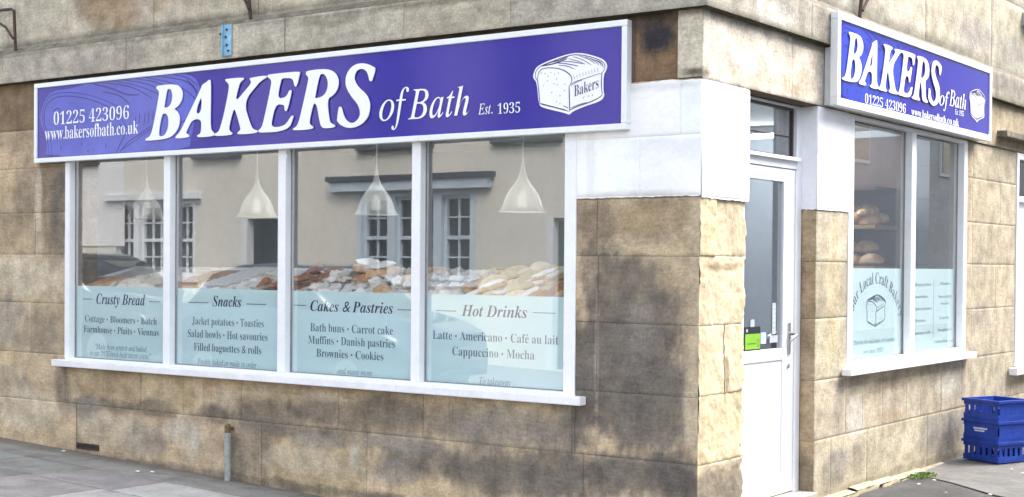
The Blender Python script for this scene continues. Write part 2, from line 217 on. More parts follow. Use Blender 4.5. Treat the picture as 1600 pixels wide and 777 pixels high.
def noise_fac(nt, scale, detail=5.0, rough=0.6, lo=0.0, hi=1.0, a=0.35, b=0.65, stretch=None):
    tc = N(nt, 'TexCoord').outputs['Object']
    if stretch:
        mp = N(nt, 'Mapping')
        nt.links.new(tc, mp.inputs['Vector'])
        mp.inputs['Scale'].default_value = stretch
        tc = mp.outputs[0]
    nz = N(nt, 'TexNoise', Scale=scale, Detail=detail, Roughness=rough)
    nt.links.new(tc, nz.inputs['Vector'])
    mr = N(nt, 'MapRange')
    nt.links.new(nz.outputs['Fac'], mr.inputs['Value'])
    for i, v in zip(('From Min', 'From Max', 'To Min', 'To Max'), (a, b, lo, hi)):
        mr.inputs[i].default_value = v
    return mr.outputs[0], nz.outputs['Fac']

def pmat(name, col, rough=0.6, var=0.12, scale=8.0, metal=0.0, bump=0.0, bscale=60.0, spec=0.5, emit=None, coat=0.0, attr=None, stretch=None, speck=0.0, grain=0.0):
    """Principled surface whose colour wanders with layered procedural noise (plus bump)."""
    m, nt, out = new_mat(name)
    p = N(nt, 'BsdfPrincipled', Roughness=rough, Metallic=metal)
    p.inputs['Specular IOR Level'].default_value = spec
    p.inputs['Coat Weight'].default_value = coat
    if attr:
        base = N(nt, 'Attribute', _attribute_name=attr).outputs['Color']
    else:
        rgb = N(nt, 'RGB')
        rgb.outputs[0].default_value = (*col, 1)
        base = rgb.outputs[0]
    f1, _ = noise_fac(nt, scale, 6, 0.62, 1 - var, 1 + var, stretch=stretch)
    f2, _ = noise_fac(nt, scale * 7.3, 4, 0.7, 1 - var * 0.7, 1 + var * 0.7)
    mu = N(nt, 'Math', _operation='MULTIPLY')
    nt.links.new(f1, mu.inputs[0]); nt.links.new(f2, mu.inputs[1])
    fac = mu.outputs[0]
    if speck:
        f3, _ = noise_fac(nt, scale * 16, 2, 0.5, 1.0, 1.0 - speck, a=0.62, b=0.72)
        m3 = N(nt, 'Math', _operation='MULTIPLY')
        nt.links.new(fac, m3.inputs[0]); nt.links.new(f3, m3.inputs[1])
        fac = m3.outputs[0]
    if grain:
        f4, _ = noise_fac(nt, 9.0, 6, 0.7, 1 - grain, 1 + grain, stretch=(1.0, 1.0, 6.0))
        m4 = N(nt, 'Math', _operation='MULTIPLY')
        nt.links.new(fac, m4.inputs[0]); nt.links.new(f4, m4.inputs[1])
        fac = m4.outputs[0]
    vm = N(nt, 'VectorMath', _operation='SCALE')
    nt.links.new(base, vm.inputs[0]); nt.links.new(fac, vm.inputs['Scale'])
    nt.links.new(vm.outputs[0], p.inputs['Base Color'])
    if bump:
        _, nz = noise_fac(nt, bscale, 6, 0.7)
        b = N(nt, 'Bump', Strength=bump, Distance=0.01)
        nt.links.new(nz, b.inputs['Height'])
        nt.links.new(b.outputs[0], p.inputs['Normal'])
    if emit:
        p.inputs['Emission Color'].default_value = (*emit[0], 1)
        p.inputs['Emission Strength'].default_value = emit[1]
    nt.links.new(p.outputs[0], out.inputs[0])
    return m

def glass_mat(name, tint=(0.86, 0.9, 0.9), ior=2.0, rough=0.0, wav=0.0):
    m, nt, out = new_mat(name)
    tr = N(nt, 'BsdfTransparent', Color=(*tint, 1))
    gl = N(nt, 'BsdfGlossy', Roughness=rough, Color=(1, 1, 1, 1))
    lw = N(nt, 'LayerWeight', Blend=0.5)
    pw = N(nt, 'Math', _operation='POWER')
    nt.links.new(lw.outputs['Facing'], pw.inputs[0]); pw.inputs[1].default_value = 5.0
    r0 = ((ior - 1) / (ior + 1)) ** 2
    fr = N(nt, 'MapRange')
    nt.links.new(pw.outputs[0], fr.inputs['Value'])
    fr.inputs['To Min'].default_value = r0
    if wav:
        _, nz = noise_fac(nt, 1.6, 1, 0.4)
        b = N(nt, 'Bump', Strength=wav, Distance=0.01)
        nt.links.new(nz, b.inputs['Height'])
        nt.links.new(b.outputs[0], gl.inputs['Normal'])
    mx = N(nt, 'MixShader')
    nt.links.new(fr.outputs[0], mx.inputs[0])
    nt.links.new(tr.outputs[0], mx.inputs[1])
    nt.links.new(gl.outputs[0], mx.inputs[2])
    nt.links.new(mx.outputs[0], out.inputs[0])
    return m

M = {}
M['stone'] = pmat('ashlar_stone', (1, 1, 1), 0.92, 0.24, 7.0, bump=0.6, bscale=34, spec=0.2, attr='tint', speck=0.4, grain=0.11)
M['rough_stone'] = pmat('hewn_stone', (1, 1, 1), 0.95, 0.13, 9.0, bump=0.7, bscale=28, spec=0.15, attr='tint', speck=0.25)
M['white_paint'] = pmat('white_masonry_paint', (0.8, 0.81, 0.83), 0.6, 0.035, 5.0, bump=0.45, bscale=22)
M['frame_paint'] = pmat('white_gloss_paint', (0.8, 0.81, 0.83), 0.35, 0.035, 5.0, bump=0.15, bscale=14, speck=0.06)
M['sill_paint'] = pmat('white_sill_paint', (0.8, 0.79, 0.82), 0.45, 0.06, 7.0, bump=0.15, bscale=20, speck=0.12)
M['door_paint'] = pmat('white_door_plastic', (0.74, 0.75, 0.79), 0.32, 0.03, 3.0, bump=0.06, bscale=6, speck=0.05)
M['glass'] = glass_mat('shop_glass', (0.985, 0.99, 0.99), ior=1.9, wav=0.004)
M['door_glass'] = glass_mat('door_glass', (0.93, 0.95, 0.97), ior=2.4, wav=0.004)
M['dark_glass'] = pmat('dark_window_glass', (0.012, 0.014, 0.018), 0.06, 0.2, 2.0, spec=0.8)
M['film'] = pmat('pale_blue_film', (0.62, 0.825, 0.84), 0.5, 0.02, 2.0)
M['film_text'] = pmat('film_lettering', (0.07, 0.125, 0.20), 0.6, 0.05)
M['film_head'] = pmat('film_heading', (0.012, 0.022, 0.10), 0.6, 0.05)
M['film_small'] = pmat('film_small_lettering', (0.14, 0.25, 0.33), 0.6, 0.05)
M['sign_blue'] = pmat('sign_panel_blue', (0.026, 0.018, 0.29), 0.13, 0.06, 1.2, spec=0.45)
M['ghost'] = pmat('sign_ghost_light', (0.085, 0.10, 0.48), 0.14, 0.10, 2.5, spec=0.4)
M['ghost_line'] = pmat('sign_ghost_line', (0.022, 0.014, 0.22), 0.16, 0.06, 4.0)
M['sign_frame'] = pmat('sign_aluminium_frame', (0.74, 0.76, 0.76), 0.3, 0.03, 3.0)
M['sign_side'] = pmat('sign_frame_side', (0.55, 0.57, 0.58), 0.35, 0.06, 6.0)
M['letter'] = pmat('raised_white_letter', (0.82, 0.83, 0.85), 0.4, 0.02, 4.0)
M['ink'] = pmat('loaf_drawing_ink', (0.06, 0.055, 0.16), 0.6, 0.15, 20.0)
M['loaf_white'] = pmat('loaf_drawing_white', (0.82, 0.83, 0.87), 0.35, 0.02, 4.0)
M['lead'] = pmat('pipe_grey', (0.3, 0.32, 0.3), 0.6, 0.2, 25.0)
M['brass'] = pmat('pipe_brass', (0.16, 0.11, 0.05), 0.55, 0.4, 30.0, metal=0.3)
M['gasket'] = pmat('grey_glazing_gasket', (0.2, 0.2, 0.2), 0.6, 0.2, 12.0)
M['rust'] = pmat('rusty_iron', (0.07, 0.04, 0.035), 0.85, 0.4, 25.0, bump=0.4)
M['blue_metal'] = pmat('blue_painted_metal', (0.2, 0.42, 0.58), 0.5, 0.2, 20.0, bump=0.1)
M['crate'] = pmat('blue_crate_plastic', (0.010, 0.045, 0.31), 0.5, 0.25, 14.0, speck=0.2)
M['crate_print'] = pmat('crate_white_print', (0.6, 0.65, 0.75), 0.6, 0.1)
M['steel'] = pmat('handle_steel', (0.6, 0.6, 0.62), 0.25, 0.05, 10.0, metal=0.9)
M['asphalt'] = pmat('asphalt', (0.055, 0.053, 0.052), 0.95, 0.3, 3.0, bump=0.5, bscale=120, speck=0.3)
M['tarmac'] = pmat('worn_tarmac', (0.135, 0.13, 0.122), 0.95, 0.22, 3.0, bump=0.5, bscale=140, speck=0.35)
M['slab'] = pmat('paving_slab', (1, 1, 1), 0.9, 0.15, 5.0, bump=0.45, bscale=60, attr='tint', speck=0.35)
M['band_paint'] = pmat('white_band_paint', (1, 1, 1), 0.6, 0.03, 4.0, bump=0.4, bscale=24, attr='tint', speck=0.08)
M['moss'] = pmat('moss', (0.10, 0.17, 0.025), 0.95, 0.35, 20.0, bump=0.6)
M['scrap'] = pmat('paper_scrap_white', (0.6, 0.58, 0.54), 0.8, 0.2)
M['room'] = pmat('room_plaster', (0.42, 0.45, 0.48), 0.8, 0.05, 2.0)
M['ceiling'] = pmat('room_ceiling', (0.6, 0.6, 0.58), 0.8, 0.04, 2.0)
M['room_floor'] = pmat('room_floor_vinyl', (0.16, 0.15, 0.14), 0.5, 0.1, 3.0)
M['rack'] = pmat('dark_rack_wood', (0.075, 0.038, 0.024), 0.6, 0.25, 12.0)
M['pale_wood'] = pmat('pale_shelf_wood', (0.42, 0.27, 0.12), 0.6, 0.2, 10.0, stretch=(1, 8, 8))
M['counter'] = pmat('counter_laminate', (0.3, 0.3, 0.3), 0.5, 0.08, 4.0)
M['tray'] = pmat('white_tray_enamel', (0.75, 0.75, 0.74), 0.35, 0.04, 6.0)
def opal(name, col):
    m, nt, out = new_mat(name)
    p = N(nt, 'BsdfPrincipled', Roughness=0.25)
    p.inputs['Base Color'].default_value = (*col, 1)
    f, nz = noise_fac(nt, 6, 3, 0.5, 0.9, 1.0)
    vm = N(nt, 'VectorMath', _operation='SCALE')
    vm.inputs[0].default_value = col
    nt.links.new(f, vm.inputs['Scale'])
    nt.links.new(vm.outputs[0], p.inputs['Base Color'])
    t = N(nt, 'BsdfTranslucent', Color=(*col, 1))
    mx = N(nt, 'MixShader', Fac=0.5)
    nt.links.new(p.outputs[0], mx.inputs[1]); nt.links.new(t.outputs[0], mx.inputs[2])
    tr = N(nt, 'BsdfTransparent')
    m2 = N(nt, 'MixShader', Fac=0.12)
    nt.links.new(mx.outputs[0], m2.inputs[1]); nt.links.new(tr.outputs[0], m2.inputs[2])
    nt.links.new(m2.outputs[0], out.inputs[0])
    return m
M['shade'] = opal('opal_lamp_glass', (0.85, 0.87, 0.86))
M['bulb'] = pmat('lamp_bulb', (0.9, 0.9, 0.85), 0.4, 0.0, 5.0, emit=((1.0, 0.98, 0.92), 0.35))
M['cord'] = pmat('lamp_cord', (0.7, 0.7, 0.7), 0.5, 0.03, 5.0)
M['tube'] = pmat('added_rack_tube', (0.9, 0.9, 0.9), 0.4, 0.0, 5.0, emit=((0.92, 0.97, 1.0), 24.0))  # glow of the strip light added for the bread rack
M['added_counter_tube'] = pmat('added_counter_strip_tube', (0.9, 0.9, 0.9), 0.4, 0.0, 5.0, emit=((0.96, 0.98, 1.0), 6.0))  # glow of the unseen strip light added for the baked goods
M['green_card'] = pmat('green_card', (0.19, 0.42, 0.03), 0.5, 0.06, 20.0)
M['black_card'] = pmat('black_card', (0.015, 0.017, 0.022), 0.4, 0.1, 10.0)
M['pale_card'] = pmat('pale_blue_card', (0.45, 0.6, 0.72), 0.5, 0.15, 40.0)
M['white_card'] = pmat('white_card', (0.4, 0.44, 0.48), 0.5, 0.08, 40.0)
M['render'] = pmat('cream_render', (0.66, 0.635, 0.55), 0.9, 0.06, 0.8, bump=0.2, bscale=30)
M['terrace'] = pmat('pale_terrace_render', (0.38, 0.4, 0.42), 0.9, 0.06, 0.6, bump=0.2, bscale=20)
M['pale_render'] = pmat('pale_render', (0.75, 0.74, 0.73), 0.9, 0.05, 0.8, bump=0.2, bscale=30)
M['grey_stone'] = pmat('grey_terrace_stone', (0.4, 0.42, 0.43), 0.9, 0.15, 1.5, bump=0.3, bscale=20)
M['slate_paint'] = pmat('blue_grey_paint', (0.5, 0.58, 0.65), 0.5, 0.05, 3.0)
M['white_wood'] = pmat('white_sash_paint', (0.7, 0.72, 0.74), 0.45, 0.04, 3.0)
M['lead_flash'] = pmat('lead_flashing', (0.045, 0.05, 0.065), 0.6, 0.2, 6.0)
M['green_door'] = pmat('dark_green_door', (0.01, 0.045, 0.022), 0.35, 0.1, 3.0)
M['roof'] = pmat('slate_roof', (0.1, 0.1, 0.11), 0.7, 0.2, 3.0)
M['car_dark'] = pmat('dark_car_paint', (0.02, 0.026, 0.035), 0.15, 0.05, 2.0, coat=0.6)
M['car_blue'] = pmat('navy_car_paint', (0.03, 0.05, 0.10), 0.15, 0.05, 2.0, coat=0.6)
M['rubber'] = pmat('tyre_rubber', (0.02, 0.02, 0.02), 0.85, 0.1, 20.0)
M['lens'] = pmat('headlight_lens', (0.6, 0.62, 0.65), 0.1, 0.05, 10.0)

def bake_mat(name, base, top, topamt, scale=14.0, rough=0.6):
    """Baked crust: base colour, with flour / icing / darker crust in uneven patches."""
    m, nt, out = new_mat(name)
    p = N(nt, 'BsdfPrincipled', Roughness=rough)
    p.inputs['Specular IOR Level'].default_value = 0.3
    f, nz = noise_fac(nt, scale, 5, 0.65, 0, 1, 0.6 - topamt * 0.35, 0.75 - topamt * 0.35)
    oi = N(nt, 'ObjectInfo')
    vr = N(nt, 'MapRange')
    nt.links.new(oi.outputs['Random'], vr.inputs['Value'])
    vr.inputs['To Min'].default_value = 0.72
    vr.inputs['To Max'].default_value = 1.25
    mx = N(nt, 'Mix', _data_type='RGBA')
    nt.links.new(f, mx.inputs[0])
    mx.inputs[6].default_value = (*base, 1)
    mx.inputs[7].default_value = (*top, 1)
    vm = N(nt, 'VectorMath', _operation='SCALE')
    nt.links.new(mx.outputs[2], vm.inputs[0])
    nt.links.new(vr.outputs[0], vm.inputs['Scale'])
    nt.links.new(vm.outputs[0], p.inputs['Base Color'])
    b = N(nt, 'Bump', Strength=0.4, Distance=0.01)
    nt.links.new(nz, b.inputs['Height'])
    nt.links.new(b.outputs[0], p.inputs['Normal'])
    nt.links.new(p.outputs[0], out.inputs[0])
    return m

M['crust'] = bake_mat('golden_crust', (0.46, 0.23, 0.09), (0.6, 0.41, 0.24), 0.6)
M['brown_crust'] = bake_mat('brown_crust', (0.3, 0.115, 0.04), (0.44, 0.21, 0.09), 0.5)
M['floury'] = bake_mat('floury_crust', (0.42, 0.26, 0.13), (0.74, 0.68, 0.58), 1.0)
M['dusted'] = bake_mat('sugar_dusted_pastry', (0.5, 0.34, 0.2), (0.82, 0.78, 0.72), 1.0, 26)
M['icing'] = bake_mat('white_icing', (0.72, 0.68, 0.6), (0.83, 0.82, 0.8), 1.0, rough=0.35)
M['toasted'] = bake_mat('toasted_meringue', (0.5, 0.33, 0.2), (0.84, 0.81, 0.76), 1.05, 24)
M['nutty'] = bake_mat('dark_danish', (0.32, 0.16, 0.08), (0.7, 0.62, 0.52), 0.75, 34)
M['cream_bun'] = bake_mat('cream_dough', (0.62, 0.44, 0.2), (0.74, 0.62, 0.42), 0.8)

# ------------------------------------------------------------------ objects
ORG = {}

def tag(o, label=None, cat=None, group=None, kind=None):
    if label: o['label'] = label
    if cat: o['category'] = cat
    if group: o['group'] = group
    if kind: o['kind'] = kind
    return o

def thing(name, label, cat, loc=(0, 0, 0), group=None):
    o = bpy.data.objects.new(name, None)
    o.empty_display_size = 0.2
    COL.objects.link(o)
    o.location = loc
    ORG[o] = Vector(loc)
    return tag(o, label, cat, group)

def link_mesh(name, me, m, parent=None, local=False, loc=None):
    """Links a mesh given in world coordinates (or local ones) under its parent."""
    mats = m if isinstance(m, (list, tuple)) else [m]
    for x in mats:
        me.materials.append(x)
    o = bpy.data.objects.new(name, me)
    COL.objects.link(o)
    if parent is not None:
        o.parent = parent
        org = ORG[parent]
        ORG[o] = org
        if not local:
            me.transform(Matrix.Translation(-org))
    else:
        base = Vector(loc) if loc is not None else Vector((0, 0, 0))
        ORG[o] = base
        if loc is not None:
            if not local:
                me.transform(Matrix.Translation(-base))
            o.location = base
    return o

class MB:
    def __init__(self):
        self.v = []; self.f = []; self.mi = []; self.cur = 0
    def add(self, verts, faces):
        b = len(self.v)
        self.v += [tuple(x) for x in verts]
        self.f += [tuple(i + b for i in f) for f in faces]
        self.mi += [self.cur] * len(faces)
        return self
    def box(self, x0, x1, y0, y1, z0, z1):
        x0, x1 = min(x0, x1), max(x0, x1); y0, y1 = min(y0, y1), max(y0, y1); z0, z1 = min(z0, z1), max(z0, z1)
        return self.add([(x0, y0, z0), (x1, y0, z0), (x1, y1, z0), (x0, y1, z0), (x0, y0, z1), (x1, y0, z1), (x1, y1, z1), (x0, y1, z1)],
                        [(0, 3, 2, 1), (4, 5, 6, 7), (0, 1, 5, 4), (1, 2, 6, 5), (2, 3, 7, 6), (3, 0, 4, 7)])
    def tube(self, pts, rad, n=8, caps=True):
        pts = [Vector(p) for p in pts]
        rads = rad if isinstance(rad, (list, tuple)) else [rad] * len(pts)
        vs, fs = [], []
        up = None
        for i, p in enumerate(pts):
            t = (pts[min(i + 1, len(pts) - 1)] - pts[max(i - 1, 0)]).normalized()
            if up is None:
                up = Vector((0, 0, 1)) if abs(t.z) < 0.9 else Vector((1, 0, 0))
            a = t.cross(up).normalized(); b = a.cross(t).normalized(); up = b
            for k in range(n):
                an = 2 * math.pi * k / n
                vs.append(p + (a * math.cos(an) + b * math.sin(an)) * rads[i])
        for i in range(len(pts) - 1):
            for k in range(n):
                fs.append((i * n + k, i * n + (k + 1) % n, (i + 1) * n + (k + 1) % n, (i + 1) * n + k))
        if caps:
            fs.append(tuple(range(n - 1, -1, -1)))
            fs.append(tuple((len(pts) - 1) * n + k for k in range(n)))
        return self.add(vs, fs)
    def lathe(self, prof, cx, cy, n=32, cz=0.0):
        vs, fs = [], []
        for r, z in prof:
            for k in range(n):
                a = 2 * math.pi * k / n
                vs.append((cx + r * math.cos(a), cy + r * math.sin(a), cz + z))
        for i in range(len(prof) - 1):
            for k in range(n):
                fs.append((i * n + k, i * n + (k + 1) % n, (i + 1) * n + (k + 1) % n, (i + 1) * n + k))
        return self.add(vs, fs)
    def mesh(self, bevel=0.0, smooth=False, fix=True, segs=2, weld=False):
        me = bpy.data.meshes.new('m')
        me.from_pydata(self.v, [], self.f)
        if len(set(self.mi)) > 1:
            me.polygons.foreach_set('material_index', self.mi)
        bm = bmesh.new(); bm.from_mesh(me)
        if weld:
            bmesh.ops.remove_doubles(bm, verts=bm.verts, dist=1e-5)
        if fix:
            bmesh.ops.recalc_face_normals(bm, faces=bm.faces)
        if bevel:
            es = [e for e in bm.edges if len(e.link_faces) == 2 and e.calc_face_angle(0) > R(35)]
            bmesh.ops.bevel(bm, geom=es, offset=bevel, segments=segs, affect='EDGES', profile=0.6, clamp_overlap=True)
        bm.to_mesh(me); bm.free()
        if smooth:
            me.polygons.foreach_set('use_smooth', [True] * len(me.polygons))
        return me
    def build(self, name, m, parent=None, bevel=0.0, smooth=False, loc=None, fix=True, segs=2, weld=False, local=False):
        return link_mesh(name, self.mesh(bevel, smooth, fix, segs, weld), m, parent, loc=loc, local=local)

def copy_tree(o, parent=None):
    c = o.copy(); COL.objects.link(c)
    ORG[c] = ORG.get(o)
    if parent is not None:
        c.parent = parent
        c.matrix_parent_inverse = o.matrix_parent_inverse.copy()
    for ch in list(o.children):
        copy_tree(ch, c)
    return c

# ------------------------------------------------------------------ 2-D lettering and drawings
PL = lambda d: (lambda u, v, e=0.0: (u, -d - e, v))      # plane facing the front street, d metres proud
PR = lambda d: (lambda u, v, e=0.0: (d + e, u, v))       # plane facing the side street

def chaikin(pts, it=2, closed=True):
    for _ in range(it):
        out = []
        n = len(pts)
        for i in range(n if closed else n - 1):
            a, b = pts[i], pts[(i + 1) % n]
            out.append((a[0] * .75 + b[0] * .25, a[1] * .75 + b[1] * .25))
            out.append((a[0] * .25 + b[0] * .75, a[1] * .25 + b[1] * .75))
        if not closed:
            out = [pts[0]] + out + [pts[-1]]
        pts = out
    return pts

def curve_mesh(loops, extrude=0.0, bevel=0.0):
    cu = bpy.data.curves.new('c', 'CURVE')
    cu.dimensions = '2D'; cu.fill_mode = 'BOTH'
    cu.extrude = extrude; cu.bevel_depth = bevel; cu.bevel_resolution = 1
    for lo in loops:
        sp = cu.splines.new('POLY')
        sp.points.add(len(lo) - 1)
        for i, (x, y) in enumerate(lo):
            sp.points[i].co = (x, y, 0, 1)
        sp.use_cyclic_u = True
    ob = bpy.data.objects.new('c', cu)
    COL.objects.link(ob)
    bpy.context.view_layer.update()
    dg = bpy.context.evaluated_depsgraph_get()
    me = bpy.data.meshes.new_from_object(ob.evaluated_get(dg))
    bpy.data.objects.remove(ob); bpy.data.curves.remove(cu)
    return me

def to_plane(me, P):
    for v in me.vertices:
        v.co = P(v.co.x, v.co.y, v.co.z)
    return me

_G = {}
OFF = {'b': -0.006, 'i': 0.0, 'bi': 0.0}

def _char(c, st):
    if 'A' <= c <= 'Z':
        return chr({'b': 0x1D400, 'i': 0x1D434, 'bi': 0x1D468}[st] + ord(c) - 65), 0.0
    if c == 'h' and st == 'i':
        return chr(0x1D489), 0.0
    if 'a' <= c <= 'z':
        return chr({'b': 0x1D41A, 'i': 0x1D44E, 'bi': 0x1D482}[st] + ord(c) - 97), 0.0
    if c.isdigit():
        return chr(0x1D7CE + ord(c) - 48), (0.2 if st != 'b' else 0.0)
    if c == '\u00e9':
        return chr(0x1D41E), 0.0
    return c, (0.2 if st != 'b' else 0.0)

def _eval(body, off, shear):
    cu = bpy.data.curves.new('t', 'FONT')
    cu.body = body; cu.size = 1; cu.offset = off; cu.resolution_u = 3; cu.shear = shear
    ob = bpy.data.objects.new('t', cu)
    COL.objects.link(ob)
    bpy.context.view_layer.update()
    dg = bpy.context.evaluated_depsgraph_get()
    me = bpy.data.meshes.new_from_object(ob.evaluated_get(dg))
    vs = np.array([tuple(v.co) for v in me.vertices]) if len(me.vertices) else np.zeros((0, 3))
    fs = [tuple(p.vertices) for p in me.polygons]
    bpy.data.objects.remove(ob); bpy.data.curves.remove(cu); bpy.data.meshes.remove(me)
    return vs, fs

def glyph(c, st):
    k = (c, st)
    if k not in _G:
        if c == ' ':
            _G[k] = (np.zeros((0, 3)), [], 0.26)
        else:
            ch, sh = _char(c, st)
            off = OFF[st]
            if c.isdigit(): off = -0.014 if st == 'b' else -0.012
            if c == 'h' and st == 'i': off = -0.012
            vs, fs = _eval(ch, off, sh)
            v2, _ = _eval(ch + ch, off, sh)
            adv = float(v2[:, 0].max() - vs[:, 0].max()) if len(vs) else 0.3
            if c in '\u2022':
                vs = vs * 0.8; adv *= 0.9; vs[:, 1] += 0.03
            if c == '\u00e9':
                x = float(vs[:, 0].mean()); n = len(vs)
                vs = np.vstack([vs, [[x - .03, .53, 0], [x + .03, .53, 0], [x + .15, .69, 0], [x + .04, .69, 0]]])
                fs = fs + [(n, n + 1, n + 2, n + 3)]
            _G[k] = (vs, fs, adv)
    return _G[k]

def text_geo(s, st):
    x = 0.0; V = []; F = []; n = 0
    for c in s:
        vs, fs, adv = glyph(c, st)
        if len(vs):
            w = vs.copy(); w[:, 0] += x
            V.append(w); F += [tuple(i + n for i in f) for f in fs]; n += len(vs)
        x += adv
    return np.vstack(V), F

def put_text(mb, line, P):
    s, st, u0, u1, vb, cap = line
    V, F = text_geo(s, st)
    x0, x1 = V[:, 0].min(), V[:, 0].max()
    su = (u1 - u0) / (x1 - x0); sv = cap / 0.665
    mb.add([P(u0 + (v[0] - x0) * su, vb + v[1] * sv) for v in V], F)

def ribbon(mb, pts, w, P, taper=True):
    pts = chaikin([tuple(p) for p in pts], 2, False) if len(pts) > 2 else [tuple(p) for p in pts]
    n = len(pts); L, Q = [], []
    for i, (x, y) in enumerate(pts):
        a, b = pts[max(i - 1, 0)], pts[min(i + 1, n - 1)]
        tx, ty = b[0] - a[0], b[1] - a[1]; l = math.hypot(tx, ty) or 1
        t = i / (n - 1)
        ww = w * 0.5 * ((0.35 + 0.65 * math.sin(math.pi * (0.12 + 0.76 * t))) if taper and n > 2 else 1.0)
        L.append((x - ty / l * ww, y + tx / l * ww)); Q.append((x + ty / l * ww, y - tx / l * ww))
    vs = [P(*q) for q in L] + [P(*q) for q in Q]
    mb.add(vs, [(i, n + i, n + i + 1, i + 1) for i in range(n - 1)])

def flat(name, loops, P, m, parent, smooth_it=2):
    me = to_plane(curve_mesh([chaikin(l, smooth_it) for l in loops]), P)
    return link_mesh(name, me, m, parent)

# ------------------------------------------------------------------ noise for stone tints
def _hash(ix, iy, s):
    h = (ix * 374761393 + iy * 668265263 + s * 974634777) & 0xffffffff
    h = ((h ^ (h >> 13)) * 1274126177) & 0xffffffff
    return ((h ^ (h >> 16)) & 0xffff) / 65535.0

def vnoise(u, v, s=0):
    u = np.asarray(u, float); v = np.asarray(v, float)
    ix = np.floor(u).astype(np.int64); iy = np.floor(v).astype(np.int64)
    fx = u - ix; fy = v - iy
    fx = fx * fx * (3 - 2 * fx); fy = fy * fy * (3 - 2 * fy)
    a = _hash(ix, iy, s); b = _hash(ix + 1, iy, s); c = _hash(ix, iy + 1, s); d = _hash(ix + 1, iy + 1, s)
    return (a * (1 - fx) + b * fx) * (1 - fy) + (c * (1 - fx) + d * fx) * fy

def fbm(u, v, s=0, o=4):
    t = 0; a = 0.5; n = 0
    for i in range(o):
        t = t + a * vnoise(u * 2 ** i, v * 2 ** i, s + i * 17); n += a; a *= 0.55
    return t / n

def paint(u, v, base, blobs, seed=3, k=1.0):
    """Stone tint over a wall: base colour with stains and washed patches of their own outline."""
    c = np.empty(u.shape + (3,)); c[:] = base
    hf = 0.55 * fbm(u * 17, v * 17, seed + 301, 4) + 0.45 * fbm(u * 46, v * 15, seed + 302, 3)
    for i, ((bu, bv), ru, rv, col, st) in enumerate(blobs):
        wu = u + 0.30 * ru * (fbm(u * 5, v * 5, seed + i * 3) - .5) * 2
        wv = v + 0.45 * rv * (fbm(u * 5 + 40, v * 5, seed + i * 3 + 1) - .5) * 2
        d = np.sqrt(((wu - bu) / ru) ** 2 + ((wv - bv) / rv) ** 2)
        m = np.clip((1.12 - d) / 0.6 + (hf - .5) * 1.15 * np.clip(d * 1.6, .25, 1), 0, 1)
        m = m * m * (3 - 2 * m) * st * (0.72 + 0.5 * fbm(u * 14, v * 14, seed + 90 + i)) * k
        m = np.clip(m, 0, 1)[..., None]
        c = c * (1 - m) + np.array(col) * m
    g = 0.86 + 0.28 * fbm(u * 3.1, v * 6.3, seed + 200, 5)
    return c * g[..., None]

def stone_wall(name, blocks, P, parent, base, blobs, core=(), step=0.018, amp=0.0025, var=0.13, m=None, seed=1, joint=0.0009, ragged=0.0, tintf=None):
    """Ashlar: every block a separate dressed face with eased arrises, a recessed mortar core behind."""
    rr = random.Random(seed)
    V, F, C = [], [], []
    for bi, b in enumerate(blocks):
        u0, u1, v0, v1 = b[:4]
        bt = b[4] if len(b) > 4 else None
        e = 0.002
        us = np.r_[u0 + joint, np.linspace(u0 + joint + e, u1 - joint - e, max(2, int((u1 - u0) / step) + 1)), u1 - joint]
        vs = np.r_[v0 + joint, np.linspace(v0 + joint + e, v1 - joint - e, max(2, int((v1 - v0) / step) + 1)), v1 - joint]
        U, W = np.meshgrid(us, vs, indexing='ij')
        d = amp * 2 * (fbm(U * 7, W * 7, seed + 5) - .5) + amp * 0.8 * (fbm(U * 70, W * 70, seed + 19, 2) - .5) + amp * 1.2 * (fbm(U * 31, W * 31, seed + 9) - .5) + rr.uniform(-1, 1) * amp * 0.6
        edge = np.zeros_like(d); edge[0, :] = edge[-1, :] = edge[:, 0] = edge[:, -1] = 1
        d = np.where(edge > 0, d - 0.0014, d)
        Uo = U.copy()
        if ragged:
            k = np.linspace(0, 1, len(us))[:, None] ** 2
            Uo = U if u1 < 0.5 else U + k * ragged * (fbm(W * 9, W * 0 + 3, seed + 30) - .62) * 2
        ub = u0 if bt is None else u0
        tb = np.array(bt if bt is not None else base, float)
        tb = tb * (1 + rr.uniform(-var, var)) * np.array([1 + rr.uniform(-.02, .03), 1, 1 - rr.uniform(-.03, .05)])
        col = paint(U, W, tb, blobs, 3, rr.uniform(0.84, 1.15))
        if tintf is not None:
            col = tintf(U, W, col)
        n0 = len(V); nv = len(vs)
        for i in range(len(us)):
            for j in range(nv):
                V.append(P(float(Uo[i, j]), float(W[i, j]), float(d[i, j])))
                C.append((*col[i, j], 1.0))
        for i in range(len(us) - 1):
            for j in range(nv - 1):
                a = n0 + i * nv + j
                F.append((a, a + nv, a + nv + 1, a + 1))
    nsm = len(F)
    for (u0, u1, v0, v1, d0, d1) in core:
        n0 = len(V)
        for dd in (d0, d1):
            for q in ((u0, v0), (u1, v0), (u1, v1), (u0, v1)):
                V.append(P(q[0], q[1], dd)); C.append((0.17, 0.14, 0.10, 1))
        F += [tuple(n0 + i for i in f) for f in ((0, 1, 2, 3), (7, 6, 5, 4), (0, 4, 5, 1), (1, 5, 6, 2), (2, 6, 7, 3), (3, 7, 4, 0))]
    me = bpy.data.meshes.new(name)
    me.from_pydata(V, [], F)
    at = me.color_attributes.new('tint', 'FLOAT_COLOR', 'POINT')
    at.data.foreach_set('color', np.array(C, dtype=np.float32).ravel())
    sm = np.zeros(len(F), dtype=bool); sm[:nsm] = True
    me.polygons.foreach_set('use_smooth', sm)
    return link_mesh(name, me, m or M['stone'], parent)

